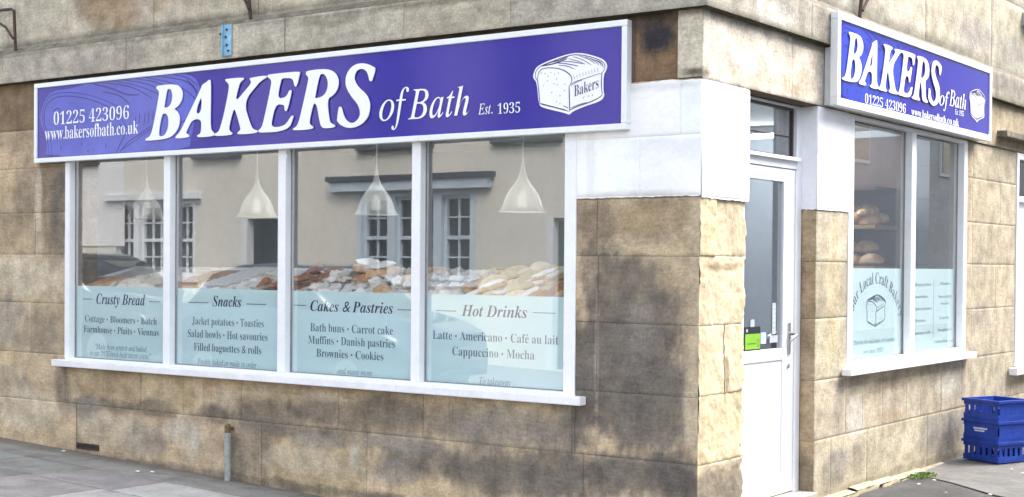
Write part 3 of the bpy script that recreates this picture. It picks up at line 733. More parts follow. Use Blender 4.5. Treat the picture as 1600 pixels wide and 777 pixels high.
def courses(zs, verts, u0, u1):
    """Blocks from course heights and the vertical joints of each course."""
    out = []
    for (a, b), js in zip(zip(zs[:-1], zs[1:]), verts):
        e = [u0] + [j for j in js if u0 < j < u1] + [u1]
        out += [(p, q, a, b) for p, q in zip(e[:-1], e[1:])]
    return out

def cut(blocks, holes):
    """Clip blocks around rectangular openings."""
    for (hu0, hu1, hv0, hv1) in holes:
        nb = []
        for b in blocks:
            u0, u1, v0, v1 = b[:4]; t = b[4:]
            if u1 <= hu0 or u0 >= hu1 or v1 <= hv0 or v0 >= hv1:
                nb.append(b); continue
            if u0 < hu0: nb.append((u0, hu0, v0, v1, *t))
            if u1 > hu1: nb.append((hu1, u1, v0, v1, *t))
            a, c = max(u0, hu0), min(u1, hu1)
            if v0 < hv0: nb.append((a, c, v0, hv0, *t))
            if v1 > hv1: nb.append((a, c, hv1, v1, *t))
        blocks = [b for b in nb if b[1] - b[0] > 0.012 and b[3] - b[2] > 0.012]
    return blocks
# ------------------------------------------------------------------ ground
def zg(x, y):
    xl = max(-14.0, min(x, 0.0))
    z = -0.034 * xl - 0.152
    if x > -0.3 and y > 0:
        z = -0.152 + 0.132 * min(y, 1.9) / 1.9 + 0.006 * max(0.0, min(y, 12) - 1.9)
    return z

def sheet(name, xs, ys, off, m, kind='structure'):
    mb = MB()
    vs = [(x, y, zg(x, y) + (off(x, y) if callable(off) else off)) for x in xs for y in ys]
    ny = len(ys)
    mb.add(vs, [(i * ny + j, (i + 1) * ny + j, (i + 1) * ny + j + 1, i * ny + j + 1) for i in range(len(xs) - 1) for j in range(ny - 1)])
    o = mb.build(name, m, fix=False)
    return tag(o, kind=kind)

gx = [-300, -80, -40, -20, -14] + [x * 0.5 for x in range(-24, 17)] + [12, 20, 40, 80, 300]
gy = [-300, -80, -40, -20, -12, -9, -6.5, -6.49] + [-4, -3, -2, -1.78, -1.77, -1.2, -0.5, 0] + [y * 0.5 for y in range(1, 25)] + [16, 24, 40, 80, 300]
sheet('road', gx, gy, lambda x, y: -0.12 if -6.495 < y < -1.775 else -0.012, M['asphalt'])

slab_blocks = []
def slabrow(y0, y1, xs, tints={}):
    for i, (a, b) in enumerate(zip(xs[:-1], xs[1:])):
        slab_blocks.append((a, b, y0, y1, tints.get(i, (0.185 + rnd.uniform(-.02, .02) + .06, 0.238, 0.225))))
slabrow(-0.40, -0.004, [-14, -9, -6.2, -2.9, 0.3, 1.4], {2: (0.22, 0.21, 0.185)})
slabrow(-0.86, -0.40, [-14, -12.2, -10.6, -9.1, -7.6, -6.85, -6.1, -5.35, -4.6, -3.86, -3.1, -2.4, -1.6, -.8, 0.1, 1.4], {9: (0.42, 0.40, 0.36)})
slabrow(-1.60, -0.86, [-14, -12, -10.2, -8.4, -7.2, -6.4, -5.6, -4.75, -3.95, -3.18, -2.3, -1.5, -.6, .3, 1.4], {8: (0.38, 0.36, 0.33)})
DUST = [((-6, -.06), 2.6, .14, (.12, .11, .085), .7), ((-2.8, -.05), 2.2, .12, (.13, .12, .10), .7), ((-4.3, -.25), .8, .12, (.22, .21, .19), .5), ((-5.2, -.9), .5, .3, (.14, .135, .13), .5)]
for k in range(70):
    DUST.append(((rnd.uniform(-6.4, -1.5), rnd.uniform(-1.6, -.1)), rnd.uniform(.03, .09), rnd.uniform(.03, .07), rnd.choice([(.10, .095, .09), (.14, .13, .12), (.32, .31, .29)]), .55))
o = stone_wall('pavement', slab_blocks, lambda u, v, d: (u, v, zg(u, v) + d), None, (0.18, 0.175, 0.165), DUST,
               core=[], step=0.06, amp=0.0012, var=0.09, m=M['slab'], seed=21, joint=0.004)
tag(o, kind='structure')
mb = MB()
for k in range(17):
    a, b = -14 + k * 0.9, -14 + (k + 1) * 0.9 - 0.008
    z0, z1 = zg(a, -1) + 0.002, zg(b, -1) + 0.002
    mb.add([(a, -1.765, z0 - .14), (b, -1.765, z1 - .14), (b, -1.605, z1 - .14), (a, -1.605, z0 - .14), (a, -1.765, z0), (b, -1.765, z1), (b, -1.605, z1), (a, -1.605, z0)],
           [(0, 3, 2, 1), (4, 5, 6, 7), (0, 1, 5, 4), (1, 2, 6, 5), (2, 3, 7, 6), (3, 0, 4, 7)])
tag(mb.build('kerb', pmat('kerb_stone', (0.22, 0.21, 0.2), 0.9, 0.12, 6.0, bump=0.2), bevel=0.012), kind='structure')
xs = [0.004, .4, .8, 1.2, 1.6, 2.2]
ys = [3.25, 3.8, 4.4, 5.2, 6.2, 8, 12]
mb = MB()
vs = [(x, y if j else 3.25 - 0.75 * x + .06 * math.sin(x * 7), zg(x, y) - 0.007) for x in xs for j, y in enumerate(ys)]
mb.add(vs, [(i * 7 + j, (i + 1) * 7 + j, (i + 1) * 7 + j + 1, i * 7 + j + 1) for i in range(5) for j in range(6)])
tag(mb.build('side_pavement', M['tarmac'], fix=False), kind='structure')
sheet('far_pavement', [-30, -20, -14, -10, -6, -2, 0, 8], [-8.7, -7.6, -6.52], 0.0, pmat('far_pavement_stone', (0.2, 0.19, 0.18), 0.9, 0.1, 2.0))

# ------------------------------------------------------------------ the shop building
bld = thing('stone_building', 'corner building of stained honey coloured ashlar stone housing the bakery', 'building', (0, 0, -0.15))
BLK_L = courses([-0.35, 0.388, 0.755, 1.148, 1.526, 1.85, 2.2, 2.5],
    [[-8.2, -7.2, -6.3, -5.334, -4.316, -3.347, -2.391, -1.37, -0.74], [-8.6, -7.6, -6.8, -6.0, -5.019, -4.59, -4.134, -3.928, -3.542, -3.03, -2.638, -1.928, -1.72, -0.821],
     [-7.9, -6.9, -5.9, -0.655], [-8.3, -7.1, -6.15, -0.65], [-7.8, -6.6, -5.85, -0.66], [-8.1, -6.9, -6.1, -0.4], [-7.7, -6.6, -5.8, -0.4]], -9.0, 0.0)
BLK_L = cut(BLK_L, [(-5.471, -0.799, 0.70, 2.5)])
TAN = (0.48, 0.375, 0.25)
stone_wall('ashlar_wall', BLK_L, lambda u, v, d: (u, -d, v), bld, TAN, D['BLOBS_L'] + [((-4.5, -0.02), 4.0, 0.05, (.12, .105, .09), .7)],
    core=[(-9, -5.471, -.35, 2.87, -.3, -.0055), (-5.471, -.799, -.35, .70, -.3, -.0055), (-.799, -.03, -.35, 2.87, -.3, -.0055), (-5.471, -.799, 2.5, 2.87, -.3, -.0055)], seed=2)
# frieze behind and beside the long sign
FR = [(-9, -7.4, 2.5, 2.872, (.2, .15, .1)), (-7.4, -5.7, 2.5, 2.872, (.18, .13, .085)), (-5.7, -3.2, 2.5, 2.872, (.12, .09, .07)), (-3.2, -.42, 2.5, 2.872, (.12, .09, .07)), (-.42, -.142, 2.5, 2.872, (.2, .13, .08))]
stone_wall('frieze', FR, lambda u, v, d: (u, -d, v), bld, TAN, [((-.27, 2.74), .14, .11, (.035, .032, .036), .95), ((-.35, 2.84), .3, .06, (.06, .05, .045), .8)], seed=4)
PALE = (0.5, 0.45, 0.375)
FRB = [((-.02, 2.53), .1, .03, (.12, .1, .08), .8), ((.35, 2.86), .5, .03, (.12, .11, .08), .6), ((1.2, 2.6), .3, .1, (.44, .36, .26), .6), ((1.4, 2.85), .5, .04, (.12, .11, .08), .5), ((.7, 2.56), .6, .06, (.46, .37, .25), .5)]
stone_wall('frieze', [(-.14, .014, 2.5, 2.872)], lambda u, v, d: (u, -0.014 - d, v), bld, (.52, .47, .385), FRB, core=[(-.14, .010, 2.5, 2.872, -.012, -.004)], seed=5)
stone_wall('frieze', [(-.014, 1.12, 2.49, 2.872), (1.12, 1.9, 2.49, 2.872), (1.9, 4.9, 2.49, 2.872), (4.9, 7.4, 2.49, 2.872, (.37, .31, .22)), (7.4, 10, 2.49, 2.872)],
           lambda u, v, d: (0.014 + d, u, v), bld, PALE, FRB, core=[(.3, 10, 2.49, 2.872, -.3, -.0055), (-.008, .3, 2.49, 2.872, -.012, -.0055)], seed=6, joint=0.0012)
# side wall
HOLES_R = [(0.555, 1.535, -0.4, 2.49), (2.04, 4.427, 0.79, 2.49), (5.74, 6.7, 0.62, 2.49)]
BLK_R = courses([-0.35, 0.375, 0.755, 1.147, 1.508, 1.845, 2.2, 2.49],
    [[.555, 1.2, 1.535, 1.80, 2.411, 3.587, 4.57, 5.7, 6.9, 8.2], [.555, 1.535, 2.036, 2.321, 2.68, 3.15, 3.44, 3.884, 4.36, 4.58, 5.5, 6.7, 8.0], [.555, 1.535, 4.58, 5.74, 7.6, 8.8], [.555, 1.535, 4.58, 5.2, 7.9, 8.9], [.555, 1.535, 4.58, 5.74, 7.5, 8.7],
     [.555, 1.535, 4.57, 5.3, 8.1], [.555, 1.535, 4.58, 7.8]], 0.555, 10.0)
BLK_R = cut(BLK_R, HOLES_R)
stone_wall('ashlar_wall', BLK_R, lambda u, v, d: (d, u, v), bld, (.39, .34, .255), D['BLOBS_R'] + [((3, 0.0), 4, .05, (.16, .14, .1), .6)],
    core=[(1.547, 2.04, -.35, 2.5, -.107, -.007), (1.535, 2.04, -.35, 2.5, -.3, -.12), (2.04, 4.427, -.35, .79, -.3, -.0055), (4.427, 5.74, -.35, 2.5, -.3, -.0055), (5.74, 6.7, -.35, .62, -.3, -.0055), (6.7, 10, -.35, 2.5, -.3, -.0055), (.3, .54, -.35, 2.5, -.3, -.012)], seed=8)
def sooty(U, W, c):
    m = np.clip((0.40 - W + 0.25 * (fbm(U * 9, W * 9, 77) - .5)) / .12, 0, 1)[..., None] * 0.75
    return c * (1 - m) + np.array((.12, .105, .09)) * m
PB = [(0.0, .56, -.35, .383), (0.0, .56, .383, .762), (0.0, .30, .762, 1.146), (.30, .56, .762, 1.146), (0.0, .56, 1.146, 1.53), (0, .19, 1.53, 1.85), (.19, .56, 1.53, 1.85), (0, .56, 1.85, 2.49)]
stone_wall('hewn_pier', PB, lambda u, v, d: (d, u, v), bld, (.56, .475, .32), [((.05, 1.0), .04, .8, (.42, .32, .2), .5), ((.4, 1.7), .2, .2, (.46, .37, .26), .6), ((.3, 1.47), .25, .025, (.2, .15, .09), .8), ((.33, .85), .03, .15, (.2, .15, .09), .7), ((.5, 1.2), .05, .5, (.6, .5, .3), .5)],
    step=0.014, amp=0.009, var=0.05, m=M['rough_stone'], seed=12, ragged=0.07, tintf=sooty)
stone_wall('door_reveal', [(-.107, 0.0, -.3, .37), (-.107, 0, .37, .755), (-.107, 0, .755, 1.147), (-.107, 0, 1.147, 1.508), (-.107, 0, 1.508, 2.49)], lambda u, v, d: (u, 1.535 - d, v), bld, (.36, .27, .17), [((-.05, .1), .2, .25, (.14, .12, .1), .7)], step=0.03, seed=14)
# string course, its weathered top and soffit
SB = [((-6, 3.09), 4, .03, (.16, .15, .11), .6), ((-4.6, 3.0), .15, .12, (.27, .25, .22), .5), ((-1, 3.08), 2, .03, (.15, .14, .1), .6), ((-5.3, 2.97), .5, .1, (.3, .27, .24), .4), ((-2.7, 3.05), .4, .05, (.2, .19, .15), .5)]
SB2 = [((.6, 3.0), .06, .14, (.55, .53, .5), .8), ((.3, 3.0), .08, .14, (.2, .18, .15), .6), ((.85, 2.95), .25, .1, (.52, .5, .46), .6), ((1.15, 3.0), .06, .14, (.2, .18, .15), .7), ((1.45, 3.0), .12, .14, (.25, .22, .18), .7), ((5.4, 3.0), .8, .1, (.2, .18, .16), .5), ((3, 2.89), 5, .03, (.15, .14, .1), .6)]
STR = (.41, .37, .30)
stone_wall('string_course', [(a, b, 2.872, 3.105) for a, b in zip([-9, -7.6, -6.2, -4.7, -3.524, -3.086, -2.058, -1.236], [-7.6, -6.2, -4.7, -3.524, -3.086, -2.058, -1.236, 0.06])],
           lambda u, v, d: (u, -0.06 - d, v), bld, STR, SB, core=[(-9, .055, 2.875, 3.105, -.36, -.007)], seed=15, joint=0.0013)
stone_wall('string_course', [(a, b, 2.872, 3.105) for a, b in zip([-.06, 1.3, 2.6, 4.6, 6.4], [1.3, 2.6, 4.6, 6.4, 10])],
           lambda u, v, d: (0.06 + d, u, v), bld, (.34, .315, .265), SB2, core=[(.31, 10, 2.875, 3.105, -.36, -.007), (-.05, .31, 2.875, 3.105, -.05, -.007)], seed=16, joint=0.0013)
M['weather'] = pmat('weathered_stone_top', (0.15, 0.135, 0.10), 0.95, 0.4, 9.0, bump=0.5)
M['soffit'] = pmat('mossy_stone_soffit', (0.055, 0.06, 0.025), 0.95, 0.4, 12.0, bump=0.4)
mb = MB()
mb.add([(-9, -.058, 3.106), (.058, -.058, 3.106), (.058, 10, 3.106), (0, 10, 3.15), (0, 0, 3.15), (-9, 0, 3.15)], [(0, 1, 4, 5), (1, 2, 3, 4)])
mb.build('weathering', M['weather'], bld, fix=False)
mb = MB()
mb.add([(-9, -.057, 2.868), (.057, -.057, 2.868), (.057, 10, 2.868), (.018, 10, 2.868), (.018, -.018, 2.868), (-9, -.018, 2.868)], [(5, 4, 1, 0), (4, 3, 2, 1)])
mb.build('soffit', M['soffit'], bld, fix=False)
# first floor wall
UP = courses([3.12, 3.62, 4.05, 4.5, 5.0, 5.6], [[-7.5, -6.2, -5.463, -4.469, -3.4, -2.434, -1.2], [-8, -6.8, -5.2, -4, -2.9, -1.6, -.7], [-7.3, -6, -4.6, -3.3, -2, -.9], [-7, -5.5, -4.2, -2.6, -1.4], [-6.5, -5, -3.6, -2.2, -.8]], -9, 0)
UPC = (.47, .42, .325)
UB = [((-4.95, 3.35), .42, .2, (.26, .18, .10), .75), ((-5.2, 3.5), .25, .2, (.2, .15, .1), .6), ((-4.4, 3.45), .12, .25, (.36, .27, .17), .6), ((-4, 3.17), 5, .035, (.14, .135, .1), .75), ((-1.6, 3.18), 1.6, .06, (.17, .16, .12), .7)]
stone_wall('upper_wall', UP, lambda u, v, d: (u, -d, v), bld, UPC, UB, core=[(-9, -.007, 3.1, 5.6, -.3, -.0055)], seed=17, step=0.05, joint=0.001)
UPR = courses([3.12, 3.75, 4.2, 4.7, 5.6], [[1.5, 3.45, 5.0, 6.8, 8.4], [.9, 2.3, 4.2, 6, 7.7], [1.6, 3.2, 5, 6.9, 8.5], [1.1, 2.7, 4.3, 6.1, 8]], 0, 10)
stone_wall('upper_wall', UPR, lambda u, v, d: (d, u, v), bld, (.42, .38, .30), [((1.6, 3.2), 1.2, .16, (.13, .125, .1), .8), ((3.2, 3.16), 2.5, .06, (.15, .145, .12), .75), ((1.9, 3.3), .3, .15, (.5, .47, .42), .6), ((4.6, 3.35), .7, .14, (.28, .26, .24), .7), ((5.6, 3.3), .5, .2, (.26, .25, .23), .6)],
    core=[(.3, 10, 3.1, 5.6, -.3, -.0055)], seed=18, step=0.06, joint=0.001)
MB().box(-9, .08, -.08, 10, 5.6, 5.75).build('cornice', M['grey_stone'], bld, bevel=.01)
MB().box(-.0, .09, 5.86, 7.3, 3.60, 3.72).build('window_ledge', M['grey_stone'], bld, bevel=.008)
# white masonry paint over the corner stones
def painted(name, loop, P):
    me = to_plane(curve_mesh([loop], extrude=0.004, bevel=0.0), P)
    link_mesh(name, me, M['white_paint'], bld)
def jag(a, b, z, n, amp, sd, down=True):
    r = random.Random(sd)
    return [(a + (b - a) * i / n, z + r.uniform(-amp, amp)) for i in range(n + 1)]
painted('painted_band', jag(-.797, .008, 1.856, 40, .0035, 3) + jag(.008, -.42, 2.493, 14, .006, 4)[0:] + [(-.797, 2.5)], lambda u, v, e: (u, -.005 - e, v))
painted('painted_band', jag(-.0012, .566, 1.846, 30, .0035, 5) + [(.571, 2.1), (.566, 2.482)] + jag(.566, -.0012, 2.492, 16, .005, 6)[1:], lambda u, v, e: (.008 + e, u, v))
painted('painted_band', jag(1.526, 2.036, 1.838, 24, .003, 7) + [(2.036, 2.487), (1.526, 2.487)], lambda u, v, e: (.005 + e, u, v))
painted('painted_band', jag(-.1, .0005, 1.838, 6, .003, 8) + [(.0005, 2.487), (-.1, 2.487)], lambda u, v, e: (u, 1.531 - e, v))
GRM = [((-.4, 1.87), .5, .02, (.5, .48, .44), .5), ((-.3, 2.47), .5, .03, (.5, .47, .42), .5), ((.3, 1.86), .3, .02, (.5, .47, .4), .5), ((.3, 2.48), .4, .025, (.5, .48, .43), .5), ((-.7, 2.1), .04, .3, (.66, .66, .66), .5), ((-.2, 2.1), .3, .1, (.72, .73, .76), .6), ((1.8, 1.85), .3, .03, (.55, .52, .46), .5)]
WB = (.86, .86, .87)
stone_wall('painted_band', [(-.794, -.38, 1.862, 2.19), (-.38, .0075, 1.862, 2.19), (-.794, -.12, 2.19, 2.486), (-.12, .0075, 2.19, 2.486)], lambda u, v, d: (u, -.0105 - d, v), bld, WB, GRM, amp=.0016, var=.015, m=M['band_paint'], seed=41, joint=.0006)
stone_wall('painted_band', [(.0, .562, 1.854, 2.19), (.0, .562, 2.19, 2.478)], lambda u, v, d: (.0135 + d, u, v), bld, WB, GRM, amp=.0016, var=.015, m=M['band_paint'], seed=42, joint=.0006)
stone_wall('painted_band', [(1.528, 2.034, 1.846, 2.19), (1.528, 2.034, 2.19, 2.484)], lambda u, v, d: (.0105 + d, u, v), bld, WB, GRM, amp=.0016, var=.015, m=M['band_paint'], seed=43, joint=.0006)
# low ledge of rough stones along the foot of the side wall
r_ = random.Random(9)
SEG = []
y = 1.62
while y < 4.3:
    w = r_.uniform(.35, .62)
    if not 3.0 < y < 3.3:
        SEG.append((y, y + w - .02, -.25, -.005 + r_.uniform(-.012, .012) + (.0 if y < 3 else -.02)))
    y += w
stone_wall('foot_ledge', SEG, lambda u, v, d: (.075 + d * 2, u, v), bld, (.40, .34, .24), [((3, -.03), 3, .03, (.2, .18, .12), .5)], step=.03, amp=.008, seed=22, m=M['rough_stone'])
mb = MB()
for a, b, _, t in SEG:
    mb.add([(.0, a, t + .012), (.070, a, t), (.070, b, t), (.0, b, t + .012)], [(0, 1, 2, 3)])
mb.build('foot_ledge', pmat('ledge_top_stone', (.36, .31, .22), .95, .3, 12.0, bump=.5), bld, fix=False)

# ------------------------------------------------------------------ front window
win = MB()
fy0, fy1 = -0.008, 0.075
for a, b in [(-5.471, -5.415), (-4.344, -4.274), (-3.193, -3.122), (-2.026, -1.956), (-.879, -.799)]:
    win.box(a, b, fy0, fy1, .735, 2.30)
win.box(-5.471, -.799, fy0 + .003, fy1 - .003, .700, .737)
win.box(-5.471, -.799, fy0 + .003, fy1 - .003, 2.298, 2.36)
wf = win.build('window', M['frame_paint'], bld, bevel=.004)
MB().box(-5.471, -.799, -.004, .07, 2.361, 2.5).build('transom_board', M['frame_paint'], wf)
MB().box(-5.539, -.717, -.078, -.0095, .672, .722).build('sill', M['sill_paint'], wf, bevel=.006)
mb = MB(); mb.add([(-5.46, -.0095, .727), (-.81, -.0095, .727), (-.81, -.0095, .70), (-5.46, -.0095, .70)], [(0, 1, 2, 3)])
PX = [(-5.415, -4.344), (-4.274, -3.193), (-3.122, -2.026), (-1.956, -.879)]
for a, b in PX:
    MB().box(a, b, .050, .055, .737, 2.298).build('pane', M['glass'], wf)
    g = MB(); g.box(a, a + .006, .044, .0495, .738, 2.297); g.box(b - .006, b, .044, .0495, .738, 2.297); g.box(a + .006, b - .006, .0442, .0493, .738, .743); g.box(a + .006, b - .006, .0442, .0493, 2.292, 2.297)
    g.build('gasket', M['gasket'], wf)
HEADS = ['Crusty Bread', 'Snacks', 'Cakes and Pastries', 'Hot Drinks']
for i, ((a, b), lines, rules) in enumerate(zip(PX, D['FILM_TEXT'], D['FILM_RULES'])):
    t = thing('window_panel', 'pale blue window panel headed %s with grey menu lettering' % HEADS[i], 'menu panel', ((a + b) / 2, .058, .737), 'pale blue lettered panels across the front window')
    MB().box(a + .003, b - .003, .0585, .0600, .738, 1.287).build('film', M['film'], t)
    P = lambda u, v, e=0: (u, .0575, v)
    for j, ln in enumerate(lines):
        mb = MB(); put_text(mb, ln, P)
        mb.build('heading' if j == 0 else 'lettering', M['film_head'] if j == 0 else (M['film_small'] if ln[1] == 'i' else M['film_text']), t, fix=False)
    mb = MB()
    for q0, q1 in rules:
        z = (q0[1] + q1[1]) / 2
        mb.add([P(q0[0], z - .0025), P(q1[0], z - .0025), P(q1[0], z + .0025), P(q0[0], z + .0025)], [(0, 1, 2, 3)])
    mb.build('rule', M['film_text'], t, fix=False)

# ------------------------------------------------------------------ side window
w2 = MB()
gx0, gx1 = -.075, .008
for a, b in [(2.04, 2.122), (3.195, 3.283), (4.35, 4.427)]:
    w2.box(gx0, gx1, a, b, .845, 2.462)
w2.box(gx0 + .003, gx1 - .003, 2.04, 4.427, .79, .847)
w2.box(gx0 + .003, gx1 - .003, 2.04, 4.427, 2.46, 2.487)
wf2 = w2.build('window', M['frame_paint'], bld, bevel=.004)
MB().box(.0095, .078, 1.937, 4.498, .765, .811).build('sill', M['sill_paint'], wf2, bevel=.006)
for a, b in [(2.122, 3.195), (3.283, 4.35)]:
    MB().box(-.055, -.050, a, b, .847, 2.46).build('pane', M['glass'], wf2)
    g = MB(); g.box(-.0495, -.044, a, a + .008, .848, 2.459); g.box(-.0495, -.044, b - .008, b, .848, 2.459); g.box(-.0493, -.0442, a + .008, b - .008, .848, .853); g.box(-.0493, -.0442, a + .008, b - .008, 2.454, 2.459)
    g.build('gasket', M['gasket'], wf2)
PF2 = lambda u, v, e=0: (-.0575, u, v)
t = thing('window_panel', 'pale blue window panel with words arched over a drawn loaf', 'menu panel', (-.058, 2.65, .847), 'pale blue lettered panels on the side window')
MB().box(-.060, -.0585, 2.125, 3.192, .848, 1.4686).build('film', M['film'], t)
arc = chaikin(D['ARC'], 3, False)
arc[0] = (max(arc[0][0], 2.13), arc[0][1])
seg = [0]
for p, q in zip(arc[:-1], arc[1:]):
    seg.append(seg[-1] + math.hypot(q[0] - p[0], q[1] - p[1]))
def at(s):
    s = max(0, min(s, seg[-1] - 1e-6))
    for i in range(len(seg) - 1):
        if seg[i + 1] >= s:
            k = (s - seg[i]) / (seg[i + 1] - seg[i] + 1e-9)
            p, q = arc[i], arc[i + 1]
            an = math.atan2(q[1] - p[1], q[0] - p[0])
            return p[0] + (q[0] - p[0]) * k, p[1] + (q[1] - p[1]) * k, an
TXT = 'Your Local Craft Bakery'
advs = [glyph(c, 'b')[2] for c in TXT]
sc = seg[-1] / sum(advs)
mb = MB(); s = 0
for c, ad in zip(TXT, advs):
    vs, fs, _ = glyph(c, 'b')
    x, z, an = at(s + ad * sc / 2)
    if len(vs):
        q = []
        for v in vs:
            lx, lz = (v[0] - ad / 2) * sc, v[1] * sc * 1.15
            q.append(PF2(x + lx * math.cos(an) - lz * math.sin(an), z + lx * math.sin(an) + lz * math.cos(an)))
        mb.add(q, fs)
    s += ad * sc
mb.build('heading', M['film_head'], t, fix=False)
for ln in D['F2_TEXT']:
    mb = MB(); put_text(mb, ln, PF2)
    mb.build('lettering', M['film_small'], t, fix=False)
# loaf drawing mapped from the sign emblem
LS = D['LOAF_SIL']
lu0, lu1 = min(p[0] for p in LS), max(p[0] for p in LS); lv0, lv1 = min(p[1] for p in LS), max(p[1] for p in LS)
def remap(u0, u1, v0, v1):
    return lambda p: (u0 + (p[0] - lu0) / (lu1 - lu0) * (u1 - u0), v0 + (p[1] - lv0) / (lv1 - lv0) * (v1 - v0))
a, b, c, d_ = D['F2_LOAF']
rm = remap(a[0], b[0], d_[1], c[1])
mb = MB()
for pts, w in D['LOAF_LINES']:
    ribbon(mb, [rm(p) for p in pts], w * 1.5, PF2)
mb.build('loaf_drawing', M['film_text'], t, fix=False)
t = thing('window_panel', 'pale blue window panel with two columns of small grey words', 'menu panel', (-.058, 3.8, .847), 'pale blue lettered panels on the side window')
MB().box(-.060, -.0585, 3.286, 4.347, .848, 1.4686).build('film', M['film'], t)
mb = MB()
for ln in D['F3_TEXT']: put_text(mb, (*ln[:5], ln[5] * 1.1), PF2)
mb.build('lettering', M['film_text'], t, fix=False)
q0, q1 = D['F3_RULE']
mb = MB(); mb.add([PF2(q0[0] - .003, q1[1]), PF2(q0[0] + .003, q1[1]), PF2(q0[0] + .003, q0[1]), PF2(q0[0] - .003, q0[1])], [(0, 1, 2, 3)])
mb.build('rule', M['film_small'], t, fix=False)

# ------------------------------------------------------------------ door
fr = MB()
fr.box(-.17, -.098, .555, .635, .03, 2.485); fr.box(-.17, -.098, 1.453, 1.5305, .03, 2.485)
fr.box(-.168, -.100, .635, 1.453, 2.086, 2.152); fr.box(-.168, -.100, .635, 1.453, 2.470, 2.485)
df = fr.build('door_frame', M['door_paint'], bld, bevel=.004)
MB().box(-.168, -.075, .60, 1.47, 2.135, 2.158).build('drip_rail', M['door_paint'], df, bevel=.004)
fr = MB()
for a, b, c, d_ in [(.635, .652, 2.158, 2.47), (1.436, 1.453, 2.158, 2.47)]: fr.box(-.145, -.122, a, b, c, d_)
fr.box(-.145, -.122, .652, 1.436, 2.158, 2.17); fr.box(-.145, -.122, .652, 1.436, 2.455, 2.47)
fr.build('transom_frame', pmat('dark_gasket', (.05, .045, .04), .5), df)
MB().box(-.136, -.132, .652, 1.436, 2.17, 2.455).build('transom_pane', M['door_glass'], df)
MB().box(-.129, -.124, .652, 1.436, 2.284, 2.290).build('glazing_bar', pmat('dark_bar', (.02, .02, .025), .5), df)
dl = MB()
dl.box(-.15, -.107, .638, .755, .062, 2.083); dl.box(-.15, -.107, 1.292, 1.450, .062, 2.083)
dl.box(-.149, -.108, .755, 1.292, 2.0, 2.083); dl.box(-.149, -.108, .755, 1.292, .895, .968); dl.box(-.149, -.108, .755, 1.292, .062, .16)
dr = dl.build('door', M['door_paint'], bld, bevel=.005)
MB().box(-.142, -.116, .755, 1.292, .16, .895).build('lower_panel', M['door_paint'], dr)
MB().box(-.130, -.126, .755, 1.292, .968, 2.0).build('pane', M['door_glass'], dr)
MB().box(-.106, -.098, 1.362, 1.392, .925, 1.125).build('handle_plate', M['steel'], dr, bevel=.004)
MB().tube([(-.1, 1.377, 1.055), (-.052, 1.377, 1.055), (-.046, 1.365, 1.053), (-.044, 1.33, 1.042), (-.046, 1.272, 1.018)], [.010, .010, .010, .009, .008]).build('handle', M['steel'], dr, smooth=True)
mb = MB(); mb.tube([(-.108, 1.368, .855), (-.100, 1.368, .855)], .016, 14); mb.box(-.101, -.0985, 1.365, 1.371, .845, .865)
mb.build('lock', M['steel'], dr)
MB().box(-.17, .03, .557, 1.533, -.1, .055).build('threshold', pmat('step_stone', (.42, .38, .31), .9, .1, 8.0), bld, bevel=.006)
# cards stuck inside the door pane
ST = D['STICKERS']
def card(name, label, q, m, extra=None):
    (a, za), (b, zb) = q
    t = thing(name, label, 'notice', (-.1225, (a + b) / 2, min(za, zb)))
    MB().box(-.1245, -.1225, a, b, zb, za).build('card', m, t)
    return t
t = card('notice_card', 'black and green notice card in the lower corner of the door pane', ST[0], M['black_card'])
(a, za), (b, zb) = ST[1]
MB().box(-.1222, -.1212, a, b, zb, za).build('green_field', M['green_card'], t)
mb = MB()
for k in range(5): mb.box(-.1209, -.1206, a + .03 + k * .022, a + .045 + k * .022, zb + .03, zb + .036)
mb.lathe([(.013, 0), (.016, 0)], 0, 0)
mb.v = mb.v[:40] + [(-.1207, b - .03 + v[0], zb + .034 + v[1] * 1.5) for v in mb.v[40:]]
mb.build('printed_mark', M['black_card'], t, fix=False)
mb = MB(); mb.box(-.1222, -.1214, a + .012, a + .034, za + .012, za + .03)
mb.build('printed_mark', M['white_card'], t)
card('small_notice', 'small pale blue card beside the green notice on the door pane', ST[2], M['pale_card'])
t = card('small_notice', 'small white card under the narrow strip on the door pane', ST[3], M['white_card'])
t = card('notice_strip', 'narrow white vertical strip sticker on the door pane near the handle', ST[4], M['white_card'])
mb = MB(); (a, za), (b, zb) = ST[4]
for k in range(6): mb.box(-.1222, -.1216, a + .012, b - .012, zb + .02 + k * .028, zb + .034 + k * .028)
mb.build('printed_mark', M['pale_card'], t)
card('small_notice', 'small white tag above the green notice on the door pane', ST[5], M['white_card'])

# ------------------------------------------------------------------ shop signs
def sign_box(t, P, u0, u1, v0, v1, fw, prot, back=-.002):
    mb = MB()
    def bx(a, b, c, d, e0, e1):
        p, q = P(a, c, e0), P(b, d, e1)
        mb.box(p[0], q[0], p[1], q[1], p[2], q[2])
    bx(u0, u1, v1 - fw, v1, 0, prot); bx(u0, u1, v0, v0 + fw, 0, prot)
    bx(u0, u0 + fw, v0 + fw, v1 - fw, 0, prot); bx(u1 - fw, u1, v0 + fw, v1 - fw, 0, prot)
    mb.build('frame', M['sign_frame'], t, bevel=.005)
    mb = MB(); bx(u0 + fw - .002, u1 - fw + .002, v0 + fw - .002, v1 - fw + .002, 0.012, prot - .010)
    mb.build('panel', M['sign_blue'], t)
def clip_line(pts, box):
    u0, u1, v0, v1 = box
    return [(min(max(p[0], u0), u1), min(max(p[1], v0), v1)) for p in pts]

